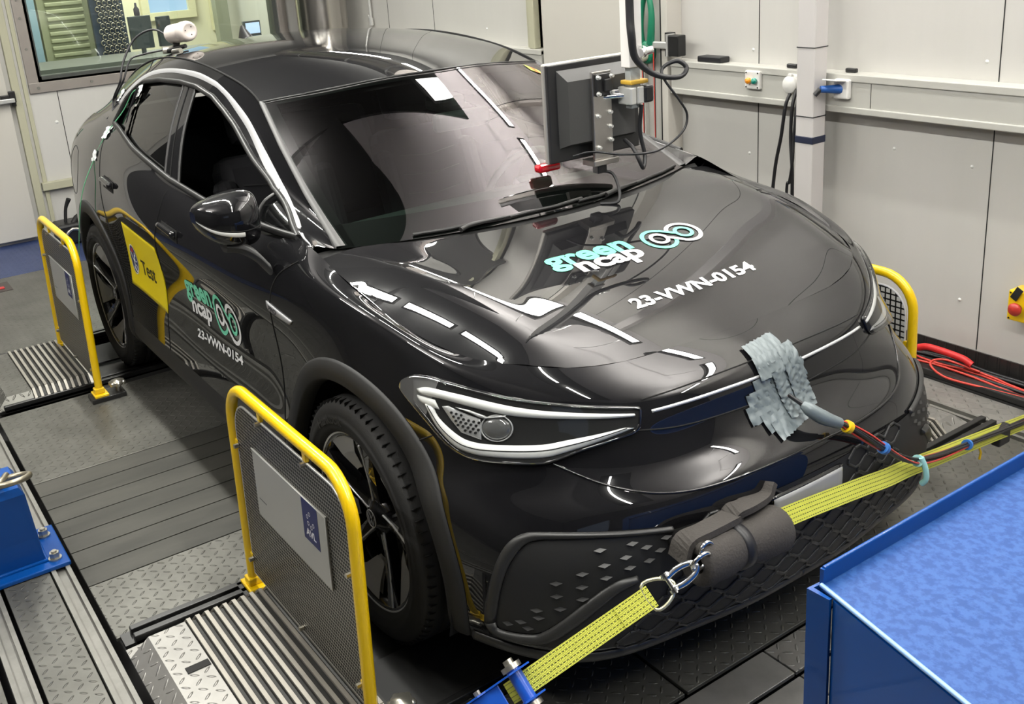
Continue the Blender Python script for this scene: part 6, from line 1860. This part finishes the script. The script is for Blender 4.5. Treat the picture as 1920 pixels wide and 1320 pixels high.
# clutter at the foot of the rear wall behind the car
t = empty('hose_clutter', (-5.55, -.52, 0), 'dark tangle of hoses at the foot of the rear wall behind the bumper', 'hoses')
m = MB(); m.box((-.12, -.10, .012), (.10, .45, .16), None, .02); m.build('dark_block', BLK, t)
m = MB(); m.tube([(0, -.02, .16), (.0, -.0, .26), (.02, .03, .33)], [.012, .012, .018], 8, smooth_path=4); m.tube([(.02, -.10, .02), (.06, -.02, .10), (.03, .08, .20), (.08, .2, .16), (.1, .35, .2)], .02, 8, smooth_path=4); m.build('hose', RUBBER, t)
m = MB(); m.tube([(.10, -.08, .05), (.10, .0, .12), (.10, .1, .08)], .012, 8, smooth_path=4); m.cyl((.1, .12, .16), (.1, .2, .2), .02, n=12); m.build('fitting', BOLT, t)
m = MB(); m.box((-.11, -.10, .0), (.11, .10, .003)); o = m.build('floor_hatch', mat('hatch_brown', (.06, .05, .045), .6)); o.location = (-4.72, -1.20, .0005); tag(o, 'small dark hatch in the tread floor near the blue floor', 'hatch')
m = MB(); m.box((-.02, -.06, .004), (.02, .06, .012), None, .003); o = m.build('red_pedal', mat('pedal_red', (.5, .03, .03), .5)); o.location = (-4.68, -1.20, .0); tag(o, 'small red bar lying on the dark floor hatch', 'bar')
# ceiling lamp housings
for i, (x0, x1, y) in enumerate(LAMPS):
    m = MB(); m.box((-(x1 - x0) / 2 - .03, -.045, -.545), ((x1 - x0) / 2 + .03, .045, -.505), None, .008)
    for x in (-.35, .35): m.cyl((x * (x1 - x0), 0, -.51), (x * (x1 - x0), 0, -.376 if y < 1 and y > -2 and x0 > -2.9 else (-.312 if x0 < -2.9 and y > -2 else 0)), .006, n=8)
    o = m.build('lamp_housing', mat('lamp_housing_white', (.7, .7, .7), .4)); o.location = ((x0 + x1) / 2, y, CEIL - .001)
    tag(o, 'long white fluorescent lamp on the ceiling above the car', 'ceiling lamp', 'ceiling lamps')

# overhead duct; then unseen dark panels added for the car's reflections
t = empty('overhead_duct', (-5.52, 1.05, 2.78), 'stainless steel air duct running under the ceiling along the lamps', 'duct')
m = MB(); m.tube([(0, .62, .1), (.05, .42, .1), (.35, .08, .1), (.9, 0, .1), (2.0, 0, .1), (2.7, 0, .1)], .17, 40, smooth_path=8); m.build('duct_run', mat('stainless_duct'), t)
m = MB()
for x in (1.1, 2.0, 2.6): m.lathe([(.171, -.012), (.179, -.008), (.179, .008), (.171, .012)], Matrix.Translation((x, 0, .1)) @ Matrix.Rotation(PI / 2, 4, 'Y'), 40)
m.build('duct_clamp', ZINC, t)
m = MB(); m.prism([(-.65, -1.35), (.20, -1.35), (.38, -.80), (.90, .92), (-.65, 1.1)], -.05, 0)  # added dark panel, front edge slanted to suit its windshield reflection
for x, y in ((-.5, -1.1), (-.5, .9), (.6, .7), (.1, -1.1)): m.cyl((x, y, 0), (x, y, .319), .008, n=8)
o = m.build('added_dark_panel', mat('added_panel_dark', (.02, .02, .02), .6)); o.location = (-2.15, .1, CEIL - .32); tag(o, 'unseen dark panel added under the ceiling over the roof, mirrored in the windshield', 'added panel')

m = MB(); m.prism([(-1.68, -1.15), (3.4, -1.15), (3.4, -.25), (.3, -.25), (-.1, -.10), (-.5, .02), (-.82, -.11), (-1.13, -.22), (-1.68, -.28)], -.055, 0)  # unseen dark sheet added, outlined to darken part of the windshield reflection
for x in (-1.3, 0, 1.5, 3): m.cyl((x, -.6, 0), (x, -.6, .319), .008, n=8)
o = m.build('added_dark_strip', mat('added_panel_dark')); o.location = (0, 0, CEIL - .32); tag(o, 'wide unseen black panel added above the car bonnet to darken the windshield reflection', 'cable tray')

m = MB(); m.prism([(-3.05, -1.9), (0, -1.9), (0, 2.0), (-3.05, 2.0)], 0, .03); o = m.build('added_grey_panel', mat('added_panel_grey', (.07, .07, .068), .5)); o.location = (-2.82, 0, CEIL - .31); tag(o, 'dull grey unseen panel added over the car tail to dim the roof reflection', 'baffle')  # unseen panel added so the car roof mirrors a darker ceiling
